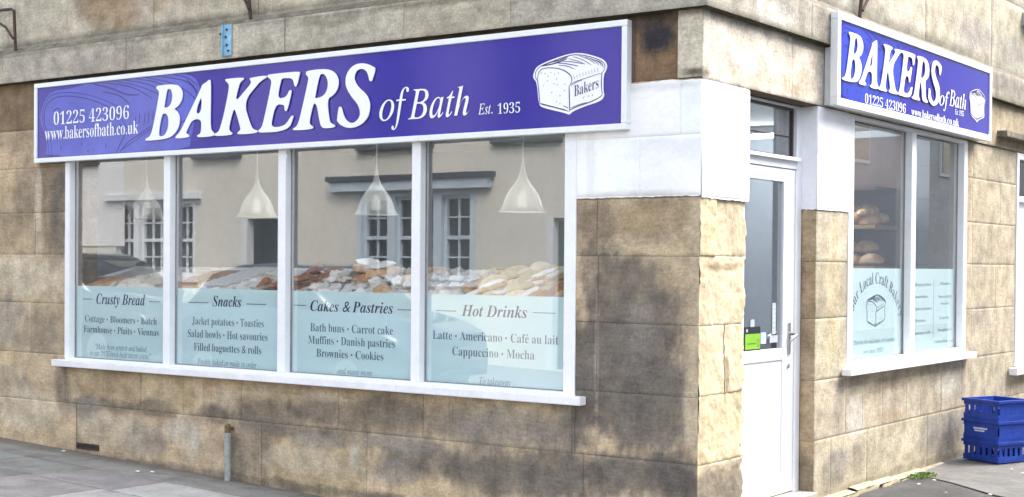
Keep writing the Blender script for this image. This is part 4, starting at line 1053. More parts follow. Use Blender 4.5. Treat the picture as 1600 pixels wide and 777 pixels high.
t = thing('shop_sign', 'long blue fascia sign over the front window with large white lettering', 'sign', (-3.1, -.02, 2.53))
U0, U1, V0, V1 = -5.794, -.437, 2.232, 2.846
P0 = lambda u, v, e=0: (u, -.002 - e, v)
sign_box(t, P0, U0, U1, V0, V1, .036, .055)
pd = .0475
box = (U0 + .04, U1 - .04, V0 + .04, V1 - .04)
flat('loaf_silhouette', [clip_line(D['GHOST_SIL'], box)], lambda u, v, e=0: (u, -pd - .001, v), M['ghost'], t, 1)
mb = MB()
for pts, w in D['GHOST_LINES']:
    ribbon(mb, clip_line(pts, box), w * 1.0, lambda u, v: (u, -pd - .0022, v))
mb.build('loaf_drawing', M['ghost_line'], t, fix=False)
for k, loops in enumerate(D['BAKERS']):
    me = to_plane(curve_mesh([chaikin(l, 2) for l in loops], extrude=.0025, bevel=.0006), lambda u, v, e: (u, -pd - .008 - e, v))
    link_mesh('letter', me, M['letter'], t)
for ln in D['SIGN_TEXT']:
    mb = MB(); put_text(mb, ln, lambda u, v, e=0: (u, -pd - .004, v))
    mb.build('lettering', M['letter'], t, fix=False)
lo = flat('loaf_emblem', [D['LOAF_SIL']], lambda u, v, e=0: (u, -pd - .003, v), M['loaf_white'], t)
mb = MB()
for pts, w in D['LOAF_LINES']: ribbon(mb, pts, w, lambda u, v: (u, -pd - .0042, v))
(tu0, tv0), (tu1, tv1), tc = D['LOAF_TEXT']
V, F = text_geo('Bakers', 'b')
x0, x1 = V[:, 0].min(), V[:, 0].max()
mb.add([(tu0 + (v[0] - x0) / (x1 - x0) * (tu1 - tu0), -pd - .0042, tv0 + (v[0] - x0) / (x1 - x0) * (tv1 - tv0) + v[1] * .062 / .665) for v in V], F)
mb.build('loaf_drawing', M['ink'], lo, fix=False)

t = thing('shop_sign', 'short blue fascia sign over the side window with white lettering', 'sign', (.02, 3.2, 2.53))
SHU = lambda u: -6.8991 + (u + 6.8991) * .9844
SHV = lambda v: 1.4692 + (v - 1.4692) * .9844
U0, U1, V0, V1 = SHU(1.706), SHU(4.856), SHV(2.508), SHV(3.108)
MB().box(.020, .064, U0 + .02, U1 - .05, V0 + .005, 2.862).build('backing_box', M['sign_side'], t, bevel=.003)
P0 = lambda u, v, e=0: (.0655 + e, u, v)
sign_box(t, P0, U0, U1, V0, V1, .05, .052)
pd = .0655 + .042
box = (U0 + .055, U1 - .055, V0 + .055, V1 - .055)
gu0, gu1 = min(p[0] for p in D['GHOST_SIL']), max(p[0] for p in D['GHOST_SIL'])
gm0 = lambda p: (1.72 + (p[0] - gu0) / (gu1 - gu0) * 1.15, 2.55 + (p[1] - 2.27) / .54 * .52)
gm = lambda p: (SHU(gm0(p)[0]), SHV(gm0(p)[1]))
flat('loaf_silhouette', [clip_line([gm(p) for p in D['GHOST_SIL']], box)], lambda u, v, e=0: (pd + .001, u, v), pmat('side_ghost', (.03, .05, .42), .14, .06, 2.0), t, 1)
mb = MB()
for pts, w in D['GHOST_LINES']:
    ribbon(mb, clip_line([gm(p) for p in pts], box), w * .8, lambda u, v: (pd + .0022, u, v))
mb.build('loaf_drawing', M['ghost_line'], t, fix=False)
fl = [p for l in D['BAKERS'] for q in l for p in q]
bu0, bu1 = min(p[0] for p in fl), max(p[0] for p in fl); bv0, bv1 = min(p[1] for p in fl), max(p[1] for p in fl)
bm_ = lambda p: (SHU(1.785 + (p[0] - bu0) / (bu1 - bu0) * 1.86), SHV(2.672 + (p[1] - bv0) / (bv1 - bv0) * .338))
for loops in D['BAKERS']:
    me = to_plane(curve_mesh([chaikin([bm_(p) for p in l], 2) for l in loops], extrude=.0025, bevel=.0006), lambda u, v, e: (pd + .008 + e, u, v))
    link_mesh('letter', me, M['letter'], t)
for ln in D['SIGN2_TEXT']:
    mb = MB(); put_text(mb, (ln[0], ln[1], SHU(ln[2]), SHU(ln[3]), max(SHV(ln[4]), V0 + .056), ln[5] * .92), lambda u, v, e=0: (pd + .004, u, v))
    mb.build('lettering', M['letter'], t, fix=False)
rm = remap(SHU(4.302), SHU(4.703), SHV(2.636), SHV(2.902))
lo = flat('loaf_emblem', [[rm(p) for p in D['LOAF_SIL']]], lambda u, v, e=0: (pd + .003, u, v), M['loaf_white'], t)
mb = MB()
for pts, w in D['LOAF_LINES']: ribbon(mb, [rm(p) for p in pts], w * 1.5, lambda u, v: (pd + .0042, u, v))
mb.build('loaf_drawing', M['ink'], lo, fix=False)

# ------------------------------------------------------------------ the neighbouring shop front further along the side wall
nb = MB()
nb.box(-.06, .012, 5.745, 5.80, .66, 2.485); nb.box(-.06, .012, 6.64, 6.695, .66, 2.485)
nb.box(-.058, .010, 5.80, 6.64, 2.43, 2.485); nb.box(-.058, .010, 5.80, 6.64, 2.06, 2.11); nb.box(-.058, .010, 5.745, 6.695, .625, .68)
t = nb.build('window', M['frame_paint'], bld, bevel=.004)
MB().box(-.04, -.035, 5.80, 6.64, 2.11, 2.43).build('pane', M['dark_glass'], t)
MB().box(-.04, -.030, 5.80, 6.64, .68, 2.06).build('white_panel', M['door_paint'], t)
MB().box(.0125, .085, 5.56, 6.85, .56, .622).build('sill', M['sill_paint'], t, bevel=.006)
MB().box(.0, .10, 5.14, 7.2, 2.575, 2.625).build('drip_mould', M['weather'], bld, bevel=.006)

# ------------------------------------------------------------------ small fixings on the walls
t = thing('blue_bracket', 'pale blue painted metal bracket with bolt holes on the stone band', 'bracket', (-3.64, -.065, 2.89))
mb = MB(); mb.box(-3.688, -3.587, -.068, -.0635, 2.892, 3.105); mb.box(-3.668, -3.662, -.085, -.0682, 2.892, 3.105)
mb.build('plate', M['blue_metal'], t, bevel=.0015)
for (bx_, bz) in [(-3.63, 3.07), (-3.64, 3.02), (-3.63, 2.965), (-3.615, 2.925), (-3.69, 3.045)]:
    mb = MB(); mb.tube([(bx_, -.0685, bz), (bx_, -.076, bz)], .0085, 8); mb.build('bolt', M['rust'], t)
def iron(label, pts, extra):
    t = thing('iron_bracket', label, 'bracket', (pts[0][0], -.06, pts[0][2]))
    MB().tube(pts, .013, 6).build('bar', M['rust'], t)
    MB().tube(extra, .010, 6).build('stay', M['rust'], t)
iron('rusty square iron bracket bar rising from the stone ledge at the far left', [(-6.06, -.035, 3.13), (-6.06, -.05, 3.44), (-6.10, -.05, 3.455), (-6.5, -.05, 3.47)], [(-6.07, -.05, 3.22), (-6.17, -.05, 3.32), (-6.45, -.05, 3.46)])
iron('rusty iron bracket foot standing on the ledge above the blue bracket', [(-3.44, -.03, 3.13), (-3.44, -.05, 3.28), (-3.44, -.05, 3.6)], [(-3.44, -.05, 3.2), (-3.475, -.05, 3.26), (-3.6, -.05, 3.42)])
iron('thin rusty iron stay on the upper side wall above the short sign', [(.03, 2.13, 3.12), (.05, 2.13, 3.35), (.05, 2.13, 3.7)], [(.05, 2.13, 3.17), (.05, 2.2, 3.24), (.05, 2.4, 3.4)])
t = thing('stub_pipe', 'short grey stub pipe with a brass cap standing against the wall under the window', 'pipe', (-3.62, -.05, zg(-3.62, 0)))
z0 = zg(-3.62, 0)
MB().tube([(-3.62, -.05, z0), (-3.62, -.05, z0 + .03), (-3.622, -.05, .30)], .023, 12).build('pipe', M['lead'], t, smooth=False)
MB().tube([(-3.622, -.05, .298), (-3.622, -.05, .35), (-3.622, -.05, .362)], [.021, .021, .014], 12).build('cap', M['brass'], t)
MB().tube([(-3.622, -.02, .325), (-3.622, .02, .325)], .012, 8).build('spigot', M['brass'], t)
t = thing('wall_vent', 'small dark rusty slotted vent at the foot of the front wall', 'vent', (-5.17, -.005, .06))
mb = MB()
zv = zg(-5.17, 0) + .025
mb.box(-5.32, -5.06, -.006, -.001, zv, zv + .012); mb.box(-5.32, -5.06, -.006, -.001, zv + .035, zv + .047); mb.box(-5.32, -5.305, -.009, -.001, zv + .012, zv + .035); mb.box(-5.075, -5.06, -.009, -.001, zv + .012, zv + .035)
mb.build('grille', M['rust'], t)
MB().box(-5.305, -5.075, -.004, -.001, zv + .012, zv + .035).build('slot', M['black_card'], t)

# ------------------------------------------------------------------ crates
def make_crate(label):
    t = thing('plastic_crate', label, 'crate', (0, 0, 0), 'blue plastic crates stacked by the side wall')
    W, H = .172, .158
    mb = MB()
    mb.box(-W, W, -W, W, 0, .012)
    for sx in (-1, 1):                                             # corner posts and walls with openings
        mb.box(sx * W, sx * (W - .012), -W, W, .0125, .045)
        mb.box(sx * W, sx * (W - .012), -W, W, H - .05, H - .022)
        mb.box(-W + .012, W - .012, sx * W, sx * (W - .012), .0125, .045)
        mb.box(-W + .012, W - .012, sx * W, sx * (W - .012), H - .05, H - .022)
        for k in range(6):
            u = -W + .03 + k * (2 * W - .06) / 5
            mb.box(sx * W * .998, sx * (W - .011), u - .015, u + .015, .045, H - .05)
            mb.box(u - .015, u + .015, sx * W * .998, sx * (W - .011), .045, H - .05)
    mb.build('basket', M['crate'], t, bevel=.002)
    mb = MB()
    E_ = W + .012
    for sx in (-1, 1):
        mb.box(sx * E_, sx * (W - .006), -E_, E_, H - .022, H)
        mb.box(-W + .006, W - .006, sx * E_, sx * (W - .006), H - .022, H)
    mb.build('rim', M['crate'], t, bevel=.003)
    return t
CA = R(-24)
cx_, cy_ = 0.305, 4.27
zc = zg(.3, 4.2)
labs = ['open slotted blue crate at the bottom of the stack, set on the tarmac', 'blue crate with small white print, middle of the stack', 'empty blue crate with an open top, uppermost of the stack']
def make_solid(t):
    for ch in list(t.children):
        if ch.name.startswith('basket'): b = ch
    mb = MB(); W, H = .173, .158
    for sx in (-1, 1):
        mb.box(sx * W, sx * (W - .004), -W + .01, W - .01, .02, H - .03)
        mb.box(-W + .01, W - .01, sx * W, sx * (W - .004), .02, H - .03)
    return mb
for k in range(3):
    t = make_crate(labs[k])
    if k == 1:
        make_solid(t).build('side_panel', M['crate'], t, bevel=.002)
        mb = MB()
        rr = random.Random(5)
        for row, (zz, n) in enumerate([(.092, 9), (.074, 7)]):
            u = -.07 + row * .012
            for q in range(n):
                w = rr.uniform(.008, .014)
                mb.box(u, u + w, -.175, -.1735, zz - .006, zz + .006); u += w + .003
        mb.build('white_print', M['crate_print'], t)
    if k == 2:
        mb = MB(); W = .170
        for sx in (-1, 1):
            mb.box(sx * W, sx * (W - .003), -W + .01, W - .01, .02, .06)
            mb.box(-W + .01, W - .01, sx * W, sx * (W - .003), .02, .06)
        mb.box(W + .001, W - .003, -W + .01, W - .01, .06, .13)
        mb.build('side_panel', M['crate'], t)
    t.location = (cx_, cy_, zc + .002 + k * .158)
    t.rotation_euler = (0, 0, CA)

# ------------------------------------------------------------------ moss and scraps on the ground
rr = random.Random(31)
mb = MB()
for k in range(500):
    a = rr.uniform(0, 6.28); q = math.sqrt(rr.random())
    x = .10 + .10 * q * math.cos(a) + .02; y = 3.14 + .19 * q * math.sin(a)
    if x < .012: x = .015
    z = zg(x, y) - .004
    h = rr.uniform(.005, .02) * (1.2 - q * .6); b = rr.uniform(0, 6.28); w = .006
    dx, dy = math.cos(b) * w, math.sin(b) * w
    mb.add([(x - dx, y - dy, z), (x + dx, y + dy, z), (x + dy * 1.5 + rr.uniform(-.01, .01), y - dx * 1.5, z + h)], [(0, 1, 2)])
tag(mb.build('moss_patch', M['moss'], fix=False), 'green moss patch growing at the foot of the side wall', 'moss', kind='stuff')
def scrap(x, y, label, group, s):
    mb = MB(); n = 7
    z = zg(x, y) + .006
    pts = [(x + s * rr.uniform(.5, 1) * math.cos(6.28 * k / n), y + s * rr.uniform(.35, .8) * math.sin(6.28 * k / n), z + rr.uniform(0, .007)) for k in range(n)]
    c = (x, y, z + .008)
    low = [(p[0], p[1], p[2] - .0025) for p in pts]
    mb.add(pts + [c] + low, [(k, (k + 1) % n, n) for k in range(n)] + [(k, n + 1 + k, n + 1 + (k + 1) % n, (k + 1) % n) for k in range(n)])
    o = mb.build('paper_scrap', M['scrap'], loc=(x, y, z), fix=True)
    tag(o, label, 'scrap', group)
for x, y in [(-5.35, -.10), (-4.28, -.28), (-4.2, -.22)]:
    scrap(x, y, 'tiny white paper scrap lying on the pavement under the front window', 'white scraps on the front pavement', .028)
for k in range(8):
    scrap(rr.uniform(.25, 1.3), rr.uniform(1.9, 3.0), 'tiny white fleck lying on the dark tarmac near the blue crates', 'white flecks on the side pavement', rr.uniform(.010, .02))
for k in range(5):
    scrap(rr.uniform(.5, 1.2), rr.uniform(3.0, 4.6), 'tiny white fleck lying on the dark tarmac near the blue crates', 'white flecks on the side pavement', rr.uniform(.008, .014))

# ------------------------------------------------------------------ inside the shop
MB().box(-6.9, -.3, .3, 5.2, -.1, .045).build('room_floor', M['room'], bld)
MB().box(-6.9, -.3, .3, 5.2, 2.66, 2.75).build('room_ceiling', M['ceiling'], bld)
MB().box(-6.9, -.3, 5.0, 5.2, .045, 2.66).build('room_wall', M['room'], bld)
MB().box(-6.9, -6.75, .3, 5.0, .045, 2.66).build('room_wall', M['room'], bld)
MB().box(-6.4, -.9, .31, .32, .05, .60).build('room_wall', M['room'], bld)
mb = MB()
for k in range(9):
    mb.box(-.95, -.302, 4.990, 4.996, .1 + k * .28, .1 + k * .28 + .005)
for k in range(3):
    mb.box(-.86 + k * .2, -.855 + k * .2, 4.9905, 4.9965, .1, 2.6)
mb.build('tile_joint', M['counter'], bld)
t = thing('display_counter', 'sloping display counter behind the front window carrying trays of baked goods', 'counter', (-3.1, .5, .045))
mb = MB(); zt = lambda y: 1.237 + .235 * (y - .12)
mb.add([(-5.75, .10, zt(.10) - .03), (-.60, .10, zt(.10) - .03), (-.60, .88, zt(.88) - .03), (-5.75, .88, zt(.88) - .03), (-5.75, .10, zt(.10)), (-.60, .10, zt(.10)), (-.60, .88, zt(.88)), (-5.75, .88, zt(.88))],
       [(0, 3, 2, 1), (4, 5, 6, 7), (0, 1, 5, 4), (1, 2, 6, 5), (2, 3, 7, 6), (3, 0, 4, 7)])
mb.build('counter_top', M['counter'], t)
MB().box(-5.7, -.65, .84, .87, .05, 1.38).build('back_board', M['counter'], t)
for a in (-5.7, -4.0, -2.3, -.7):
    MB().box(a, a + .05, .34, .83, .05, 1.26).build('leg', M['counter'], t)

def lump(name, sx, sy, sz, amp, sd, m, sub=3, flat_b=0.35, bend=0.0, groove=0):
    bm = bmesh.new()
    bmesh.ops.create_icosphere(bm, subdivisions=sub, radius=1)
    for v in bm.verts:
        n = mnoise.noise(v.co * 1.6 + Vector((sd * 7.1, sd * 3.3, 0))) * amp + mnoise.noise(v.co * 4 + Vector((sd, 9, 2))) * amp * .5
        c = v.co * (1 + n)
        if c.z < 0: c.z *= flat_b
        if groove:
            c.z *= 1 - .22 * max(0, math.cos(c.x * groove)) ** 6
        x, y, z = c.x * sx, c.y * sy, c.z * sz
        if bend:
            y += bend * (x / sx) ** 2
            z *= 1 - .45 * abs(x / sx)
        v.co = (x, y, z + sz * flat_b)
    me = bpy.data.meshes.new(name); bm.to_mesh(me); bm.free()
    me.polygons.foreach_set('use_smooth', [True] * len(me.polygons))
    return me

KIND = {}
def kind(key, name, cat, me_list):
    KIND[key] = (name, cat, me_list)
def lm(m, *a, **k):
    me = lump('baked', *a, **k); me.materials.append(m); return me
kind('roll', 'bread_roll', 'bread roll', [lm(M['crust'], .062, .055, .046, .12, s, ) for s in (1, 2, 3)] if False else [lump('r', .062, .055, .046, .12, s, None) for s in (1, 2, 3)])
KIND = {
 'roll': ('bread_roll', 'bread roll', 'crust', [lump('roll', .064, .056, .046, .12, s, None) for s in (1, 2, 3)]),
 'brown': ('bread_roll', 'bread roll', 'brown_crust', [lump('brown', .066, .058, .048, .12, s, None) for s in (4, 5)]),
 'bap': ('floury_bap', 'bread bap', 'floury', [lump('bap', .07, .065, .042, .08, s, None) for s in (6, 7)]),
 'danish': ('danish_pastry', 'pastry', 'nutty', [lump('danish', .05, .044, .028, .6, s, None) for s in (8, 9, 10)]),
 'dusted': ('sugared_pastry', 'pastry', 'dusted', [lump('dusted', .052, .044, .032, .6, s, None) for s in (11, 12, 13)]),
 'mering': ('meringue', 'meringue', 'toasted', [lump('mering', .044, .038, .032, .7, s, None) for s in (14, 15, 16)]),
 'bloomer': ('bloomer_loaf', 'loaf', 'crust', [lump('bloomer', .13, .07, .062, .06, s, None, groove=9) for s in (17, 18)]),
 'finger': ('bread_finger', 'bread finger', 'floury', [lump('finger', .1, .034, .038, .06, s, None) for s in (19, 20)]),
 'eclair': ('iced_finger', 'iced bun', 'crust', [lump('eclair', .1, .034, .038, .05, s, None) for s in (21, 22)]),
 'cream': ('cream_bun', 'bun', 'cream_bun', [lump('cream', .095, .036, .04, .07, s, None) for s in (23, 24)]),
 'croissant': ('croissant', 'croissant', 'brown_crust', [lump('croissant', .085, .036, .042, .05, s, None, bend=.05, groove=14) for s in (25, 26)]),
 'cookie': ('flat_cookie', 'cookie', 'brown_crust', [lump('cookie', .07, .068, .014, .15, s, None) for s in (27, 28)]),
}
for k, (nm, ct, mk, mes) in KIND.items():
    for me in mes: me.materials.append(M[mk])
icing = lump('icing', .088, .027, .020, .22, 30, None)
for v in icing.vertices: v.co.z += .029
icing.materials.append(M['icing'])
DESC = {'roll': 'golden round bread roll', 'brown': 'dark brown glazed bread roll', 'bap': 'pale floury round bap', 'danish': 'flat dark danish pastry', 'dusted': 'sugar dusted flaky pastry',
        'mering': 'white lumpy meringue', 'bloomer': 'slashed golden bloomer loaf', 'finger': 'long pale floury bread finger', 'eclair': 'finger bun with white icing', 'cream': 'pale yellow cream coloured finger bun',
        'croissant': 'brown curved croissant', 'cookie': 'flat brown cookie'}
PROTO = {}
rp = random.Random(77)
def put_baked(k, x, y, z, rz, where, s=1.0, tilt=None):
    nm, ct, mk, mes = KIND[k]
    o = bpy.data.objects.new(nm, rp.choice(mes))
    COL.objects.link(o)
    o.location = (x, y, z)
    tl = R(14) if tilt is None else tilt
    q = Matrix.Rotation(tl, 4, 'X') @ Matrix.Rotation(rz, 4, 'Z') @ Matrix.Rotation(rp.uniform(-.18, .18), 4, 'Y')
    o.rotation_euler = q.to_euler()
    o.scale = (s, s, s)
    tag(o, '%s %s' % (DESC[k], where), ct, '%ss %s' % (DESC[k], where))
    if k == 'eclair':
        c = bpy.data.objects.new('icing', icing); COL.objects.link(c); c.parent = o
    return o
# trays, then what lies heaped on each
WHERE = {0: 'behind the Crusty Bread panel', 1: 'behind the Snacks panel', 2: 'behind the Cakes and Pastries panel', 3: 'behind the Hot Drinks panel'}
def pane_of(x): return 0 if x < -4.30 else 1 if x < -3.16 else 2 if x < -1.99 else 3
TR = [(-5.45, .46), (-4.93, .5), (-4.42, .44), (-3.92, .5), (-3.42, .42), (-2.93, .5), (-2.42, .46), (-1.95, .42), (-1.45, .5), (-.95, .46)]
ORDN = ['leftmost', 'second', 'third', 'fourth', 'fifth', 'sixth', 'seventh', 'eighth', 'ninth', 'rightmost']
for i, (x, w) in enumerate(TR):
    t = thing('baking_tray', 'white rimmed tray on the display counter, %s along the window' % ORDN[i], 'tray', (x, .14, zt(.14)), 'white trays on the display counter')
    mb = MB()
    def sl(a, b, y0, y1, h0, h1):
        mb.add([(a, y0, zt(y0) + h0), (b, y0, zt(y0) + h0), (b, y1, zt(y1) + h0), (a, y1, zt(y1) + h0), (a, y0, zt(y0) + h1), (b, y0, zt(y0) + h1), (b, y1, zt(y1) + h1), (a, y1, zt(y1) + h1)],
               [(0, 3, 2, 1), (4, 5, 6, 7), (0, 1, 5, 4), (1, 2, 6, 5), (2, 3, 7, 6), (3, 0, 4, 7)])
    a, b = x - w / 2, x + w / 2
    sl(a, b, .12, .84, .002, .010)
    mb.build('tray_base', M['tray'], t)
    mb = MB()
    sl(a, a + .01, .12, .84, .010, .030); sl(b - .01, b, .12, .84, .010, .030); sl(a + .01, b - .01, .12, .13, .010, .030); sl(a + .01, b - .01, .83, .84, .010, .030)
    mb.build('tray_rim', M['tray'], t)
FILL = {1: [('finger', 3), ('bap', 2)], 3: [('dusted', 5), ('danish', 1)], 4: [('cookie', 4), ('croissant', 3)], 5: [('danish', 3), ('croissant', 2), ('dusted', 4), ('roll', 1)],
        6: [('dusted', 4), ('mering', 2), ('roll', 1), ('danish', 2)], 7: [('mering', 2), ('dusted', 4), ('roll', 1), ('danish', 1)], 8: [('eclair', 3), ('cream', 2), ('finger', 1)], 9: [('brown', 5), ('roll', 2)]}
dens = {'finger': (.25, .085), 'eclair': (.11, .17), 'cream': (.11, .17)}
for i, (x, w) in enumerate(TR):
    if i not in FILL: continue
    ks = [k for k, n in FILL[i] for _ in range(n)]
    for layer in range(2 if i > 3 else 1):
        ny = (6 if i in (6, 7) else 5) if layer == 0 else 4
        for jy in range(ny):
            y = .18 + jy * (.11 if i in (6, 7) else .13) + layer * .06
            nx = max(2, int(w / (.108 if i not in (5, 6, 7, 8) else .084)))
            for jx in range(nx):
                if layer and rp.random() < (.25 if jy > 1 else .6): continue
                k = rp.choice(ks)
                xx = x - w / 2 + (jx + .5) * w / nx + rp.uniform(-.012, .012)
                yy = y + rp.uniform(-.015, .015)
                rz = rp.uniform(0, 6.28)
                if i == 8: rz = R(62) + rp.uniform(-.12, .12)
                if i == 1 and yy > .45: continue
                put_baked(k, xx, yy, zt(yy) + .012 + layer * .042, rz, WHERE[pane_of(xx)], rp.uniform(.9, 1.12))
# larger loaves lying on top of the heap
for k, xx, yy, zz, rz, sc_ in [('bloomer', -2.62, .42, .075, .5, 1.0), ('bloomer', -2.92, .60, .06, .2, .95), ('bap', -1.50, .66, .075, .3, 1.0), ('bap', -1.22, .72, .075, .9, 1.0)]:
    put_baked(k, xx, yy, zt(yy) + zz, rz, ('topping the heap ' if k == 'bloomer' else 'on top of the heap ') + WHERE[pane_of(xx)], sc_)
o = [q for q in bpy.data.objects if q.name.startswith('bloomer_loaf')]
for q in o:
    c = bpy.data.objects.new('icing', icing.copy()); COL.objects.link(c); c.parent = q
    c.data.transform(Matrix.Diagonal((1.1, 2.0, 1.5, 1))); c.data.transform(Matrix.Translation((0, 0, .024)))
# flat bakes on the leftmost trays
def slab_bake(name, label, cat, x, w, y0, y1, h, m, lattice=False, top=None):
    t = thing(name, label, cat, (x, y0, zt(y0) + .011))
    nx, ny = 16, 12
    mb = MB(); vs = []
    for i in range(nx + 1):
        for j in range(ny + 1):
            a, b = i / nx, j / ny
            e = min(1, min(a, 1 - a, b, 1 - b) * 9)
            xx, yy = x - w / 2 + a * w, y0 + b * (y1 - y0)
            vs.append((xx, yy, zt(yy) + .011 + h * e ** .5 + .008 * mnoise.noise(Vector((xx * 14, yy * 14, 1)))))
    mb.add(vs, [(i * (ny + 1) + j, (i + 1) * (ny + 1) + j, (i + 1) * (ny + 1) + j + 1, i * (ny + 1) + j + 1) for i in range(nx) for j in range(ny)])
    mb.build('crust', m, t, smooth=True, fix=False)
    if lattice:
        mb = MB()
        for k in range(-6, 9):
            for s in (1, -1):
                p = []
                for q in range(14):
                    b = q / 13; a = k / 8 + (b * .8 if s > 0 else .8 - b * .8)
                    if 0.03 < a < .97:
                        xx, yy = x - w / 2 + a * w, y0 + b * (y1 - y0)
                        p.append((xx, yy, zt(yy) + .016 + h))
                if len(p) > 2: mb.tube(p, .008, 6)
        mb.build('lattice', M['icing'], t, smooth=True)
slab_bake('lattice_tart', 'large pale lattice topped tart behind the Snacks panel', 'tart', -4.02, .34, .16, .72, .045, M['dusted'], True)
slab_bake('flat_bread', 'flat smooth brown tray bread at the left of the Snacks panel', 'flat bread', -4.42, .36, .2, .74, .035, bake_mat('tan_bake', (.42, .23, .13), (.46, .28, .17), .5))
slab_bake('flat_bread', 'golden flat bread on the leftmost tray behind the Crusty Bread panel', 'flat bread', -5.45, .40, .16, .5, .03, M['crust'])

# pendant lamps over the counter
def make_lamp():
    t = thing('pendant_lamp', '', 'lamp', (0, 0, 1.83), 'white pendant lamps over the display counter')
    prof = [(.165, .0), (.150, .014), (.136, .04), (.124, .08), (.108, .12), (.086, .155), (.058, .19), (.034, .23), (.019, .275), (.011, .32), (.006, .37)]
    MB().lathe(prof, 0, 0, 40, 1.83).build('shade', M['shade'], t, smooth=True, fix=False)
    mb = MB(); mb.lathe([(.0, .03), (.03, .04), (.036, .07), (.026, .11), (.014, .14), (0, .145)], 0, 0, 16, 1.83)
    mb.build('bulb', M['bulb'], t, smooth=True)
    MB().tube([(0, 0, 2.13), (0, 0, 2.645)], .005, 6).build('cord', M['cord'], t)
    MB().lathe([(.0, .80), (.045, .80), (.04, .815), (.0, .83)], 0, 0, 20, 1.83).build('ceiling_rose', M['cord'], t, smooth=True)
    return t
l0 = make_lamp()
for c in l0.children: c.data.transform(Matrix.Translation((0, 0, 0)))
for i, x in enumerate([-5.735, -4.43, -3.20, -1.89]):
    t = l0 if i == 0 else copy_tree(l0)
    t.location = (x, 1.0, 1.83)
    t['label'] = 'white bell shaped pendant lamp hanging above the %s panel' % HEADS[i]
# ceiling strip lights added to brighten the bread rack and the display
t = thing('added_strip_light', 'white fluorescent strip light added on the ceiling to brighten the bread rack', 'added ceiling light', (-1.6, 4.2, 2.6))
MB().box(-2.3, -.9, 4.155, 4.245, 2.60, 2.655).build('housing', M['ceiling'], t)
MB().tube([(-2.25, 4.2, 2.58), (-.95, 4.2, 2.58)], .016, 10).build('tube', M['tube'], t)
t = thing('added_strip_light', 'long white fluorescent strip light added on the ceiling to brighten the window display', 'added ceiling light', (-3.1, 1.9, 2.6))  # added above the view to put more light on the pastries
MB().box(-5.1, -1.1, 1.855, 1.945, 2.60, 2.655).build('housing', M['ceiling'], t)
MB().tube([(-5.05, 1.9, 2.58), (-1.15, 1.9, 2.58)], .016, 10).build('tube', M['added_counter_tube'], t)
# bread rack against the back wall
t = thing('bread_rack', 'dark wooden bread rack with shelves against the back wall seen through the side window', 'shelf rack', (-1.16, 4.7, .05))
mb = MB()
mb.box(-1.6, -.72, 4.955, 4.985, .05, 2.6); mb.box(-1.6, -1.56, 4.45, 4.48, .05, 2.3); mb.box(-.755, -.72, 4.925, 4.955, .05, 2.3); mb.box(-1.6, -1.56, 4.92, 4.955, .05, 2.3)
mb.build('rack_frame', M['rack'], t)
for z in (1.13, 1.46, 1.80, 2.12):
    MB().box(-1.56, -.76, 4.45, 4.95, z, z + .03).build('rack_shelf', M['pale_wood'] if z in (1.80, 1.46) else M['rack'], t)
DESC['bloomer'] = 'long golden bloomer loaf'; DESC['roll'] = 'golden round bread roll'
for k in range(5):
    put_baked('bloomer', -.86 - .13 * k, 4.66 + rp.uniform(-.03, .03), 1.833, R(80) + rp.uniform(-.2, .2), 'on the upper shelf of the bread rack', 1.35, 0)
for k in range(4):
    put_baked('bloomer', -.91 - .14 * k, 4.66 + rp.uniform(-.03, .03), 1.915, R(84) + rp.uniform(-.2, .2), 'on the upper shelf of the bread rack', 1.2, 0)
DESC['bap'] = 'pale floury round loaf'
for k in range(4):
    put_baked('roll', -.83 - .17 * k, 4.56, 1.493, rp.uniform(0, 6), 'on the middle shelf of the bread rack', 1.7, 0)
for k in range(3):
    put_baked('roll', -.90 - .17 * k, 4.62, 1.60, rp.uniform(0, 6), 'on the middle shelf of the bread rack', 1.7, 0)
for k in range(4):
    put_baked('brown', -.88 - .18 * k, 4.62, 1.163, rp.uniform(0, 6), 'on the lower shelf of the bread rack', 1.6, 0)

# ------------------------------------------------------------------ across the street: seen in the glass
FY = -8.6
opp = thing('rendered_house', 'cream rendered house across the street reflected in the front window', 'building', (-10, FY - .3, 0))
mb = MB()
holes = [(-10.30, -8.15, 1.20, 2.475), (-15.76, -13.75, 1.19, 2.45), (-12.70, -11.55, .1, 2.16), (-6.95, -5.95, .1, 2.1), (-13.69, -12.79, 3.2, 4.9), (-10.2, -8.95, 3.2, 4.9), (-7.76, -6.78, 3.2, 4.9), (-17.2, -16.2, 3.2, 4.9), (-4.4, -3.4, 3.2, 4.9), (-4.3, -2.6, 1.2, 2.45)]
us = sorted(set([-19, -2] + [h[0] for h in holes] + [h[1] for h in holes]))
vs_ = sorted(set([-.3, 5.3] + [h[2] for h in holes] + [h[3] for h in holes]))
for a, b in zip(us[:-1], us[1:]):
    for c, d_ in zip(vs_[:-1], vs_[1:]):
        if any(h[0] <= (a + b) / 2 <= h[1] and h[2] <= (c + d_) / 2 <= h[3] for h in holes): continue
        mb.add([(a, FY, c), (a, FY, d_), (b, FY, d_), (b, FY, c)], [(0, 1, 2, 3)])
for (a, b, c, d_) in holes:
    mb.add([(a, FY, c), (b, FY, c), (b, FY, d_), (a, FY, d_), (a, FY - .18, c), (b, FY - .18, c), (b, FY - .18, d_), (a, FY - .18, d_)], [(0, 1, 5, 4), (1, 2, 6, 5), (2, 3, 7, 6), (3, 0, 4, 7)])
mb.add([(-19, FY, -.3), (-19, FY, 5.3), (-19, FY - 7, 5.3), (-19, FY - 7, -.3), (-2, FY, -.3), (-2, FY, 5.3), (-2, FY - 7, 5.3), (-2, FY - 7, -.3)], [(0, 1, 2, 3), (4, 7, 6, 5), (3, 2, 6, 7), ])
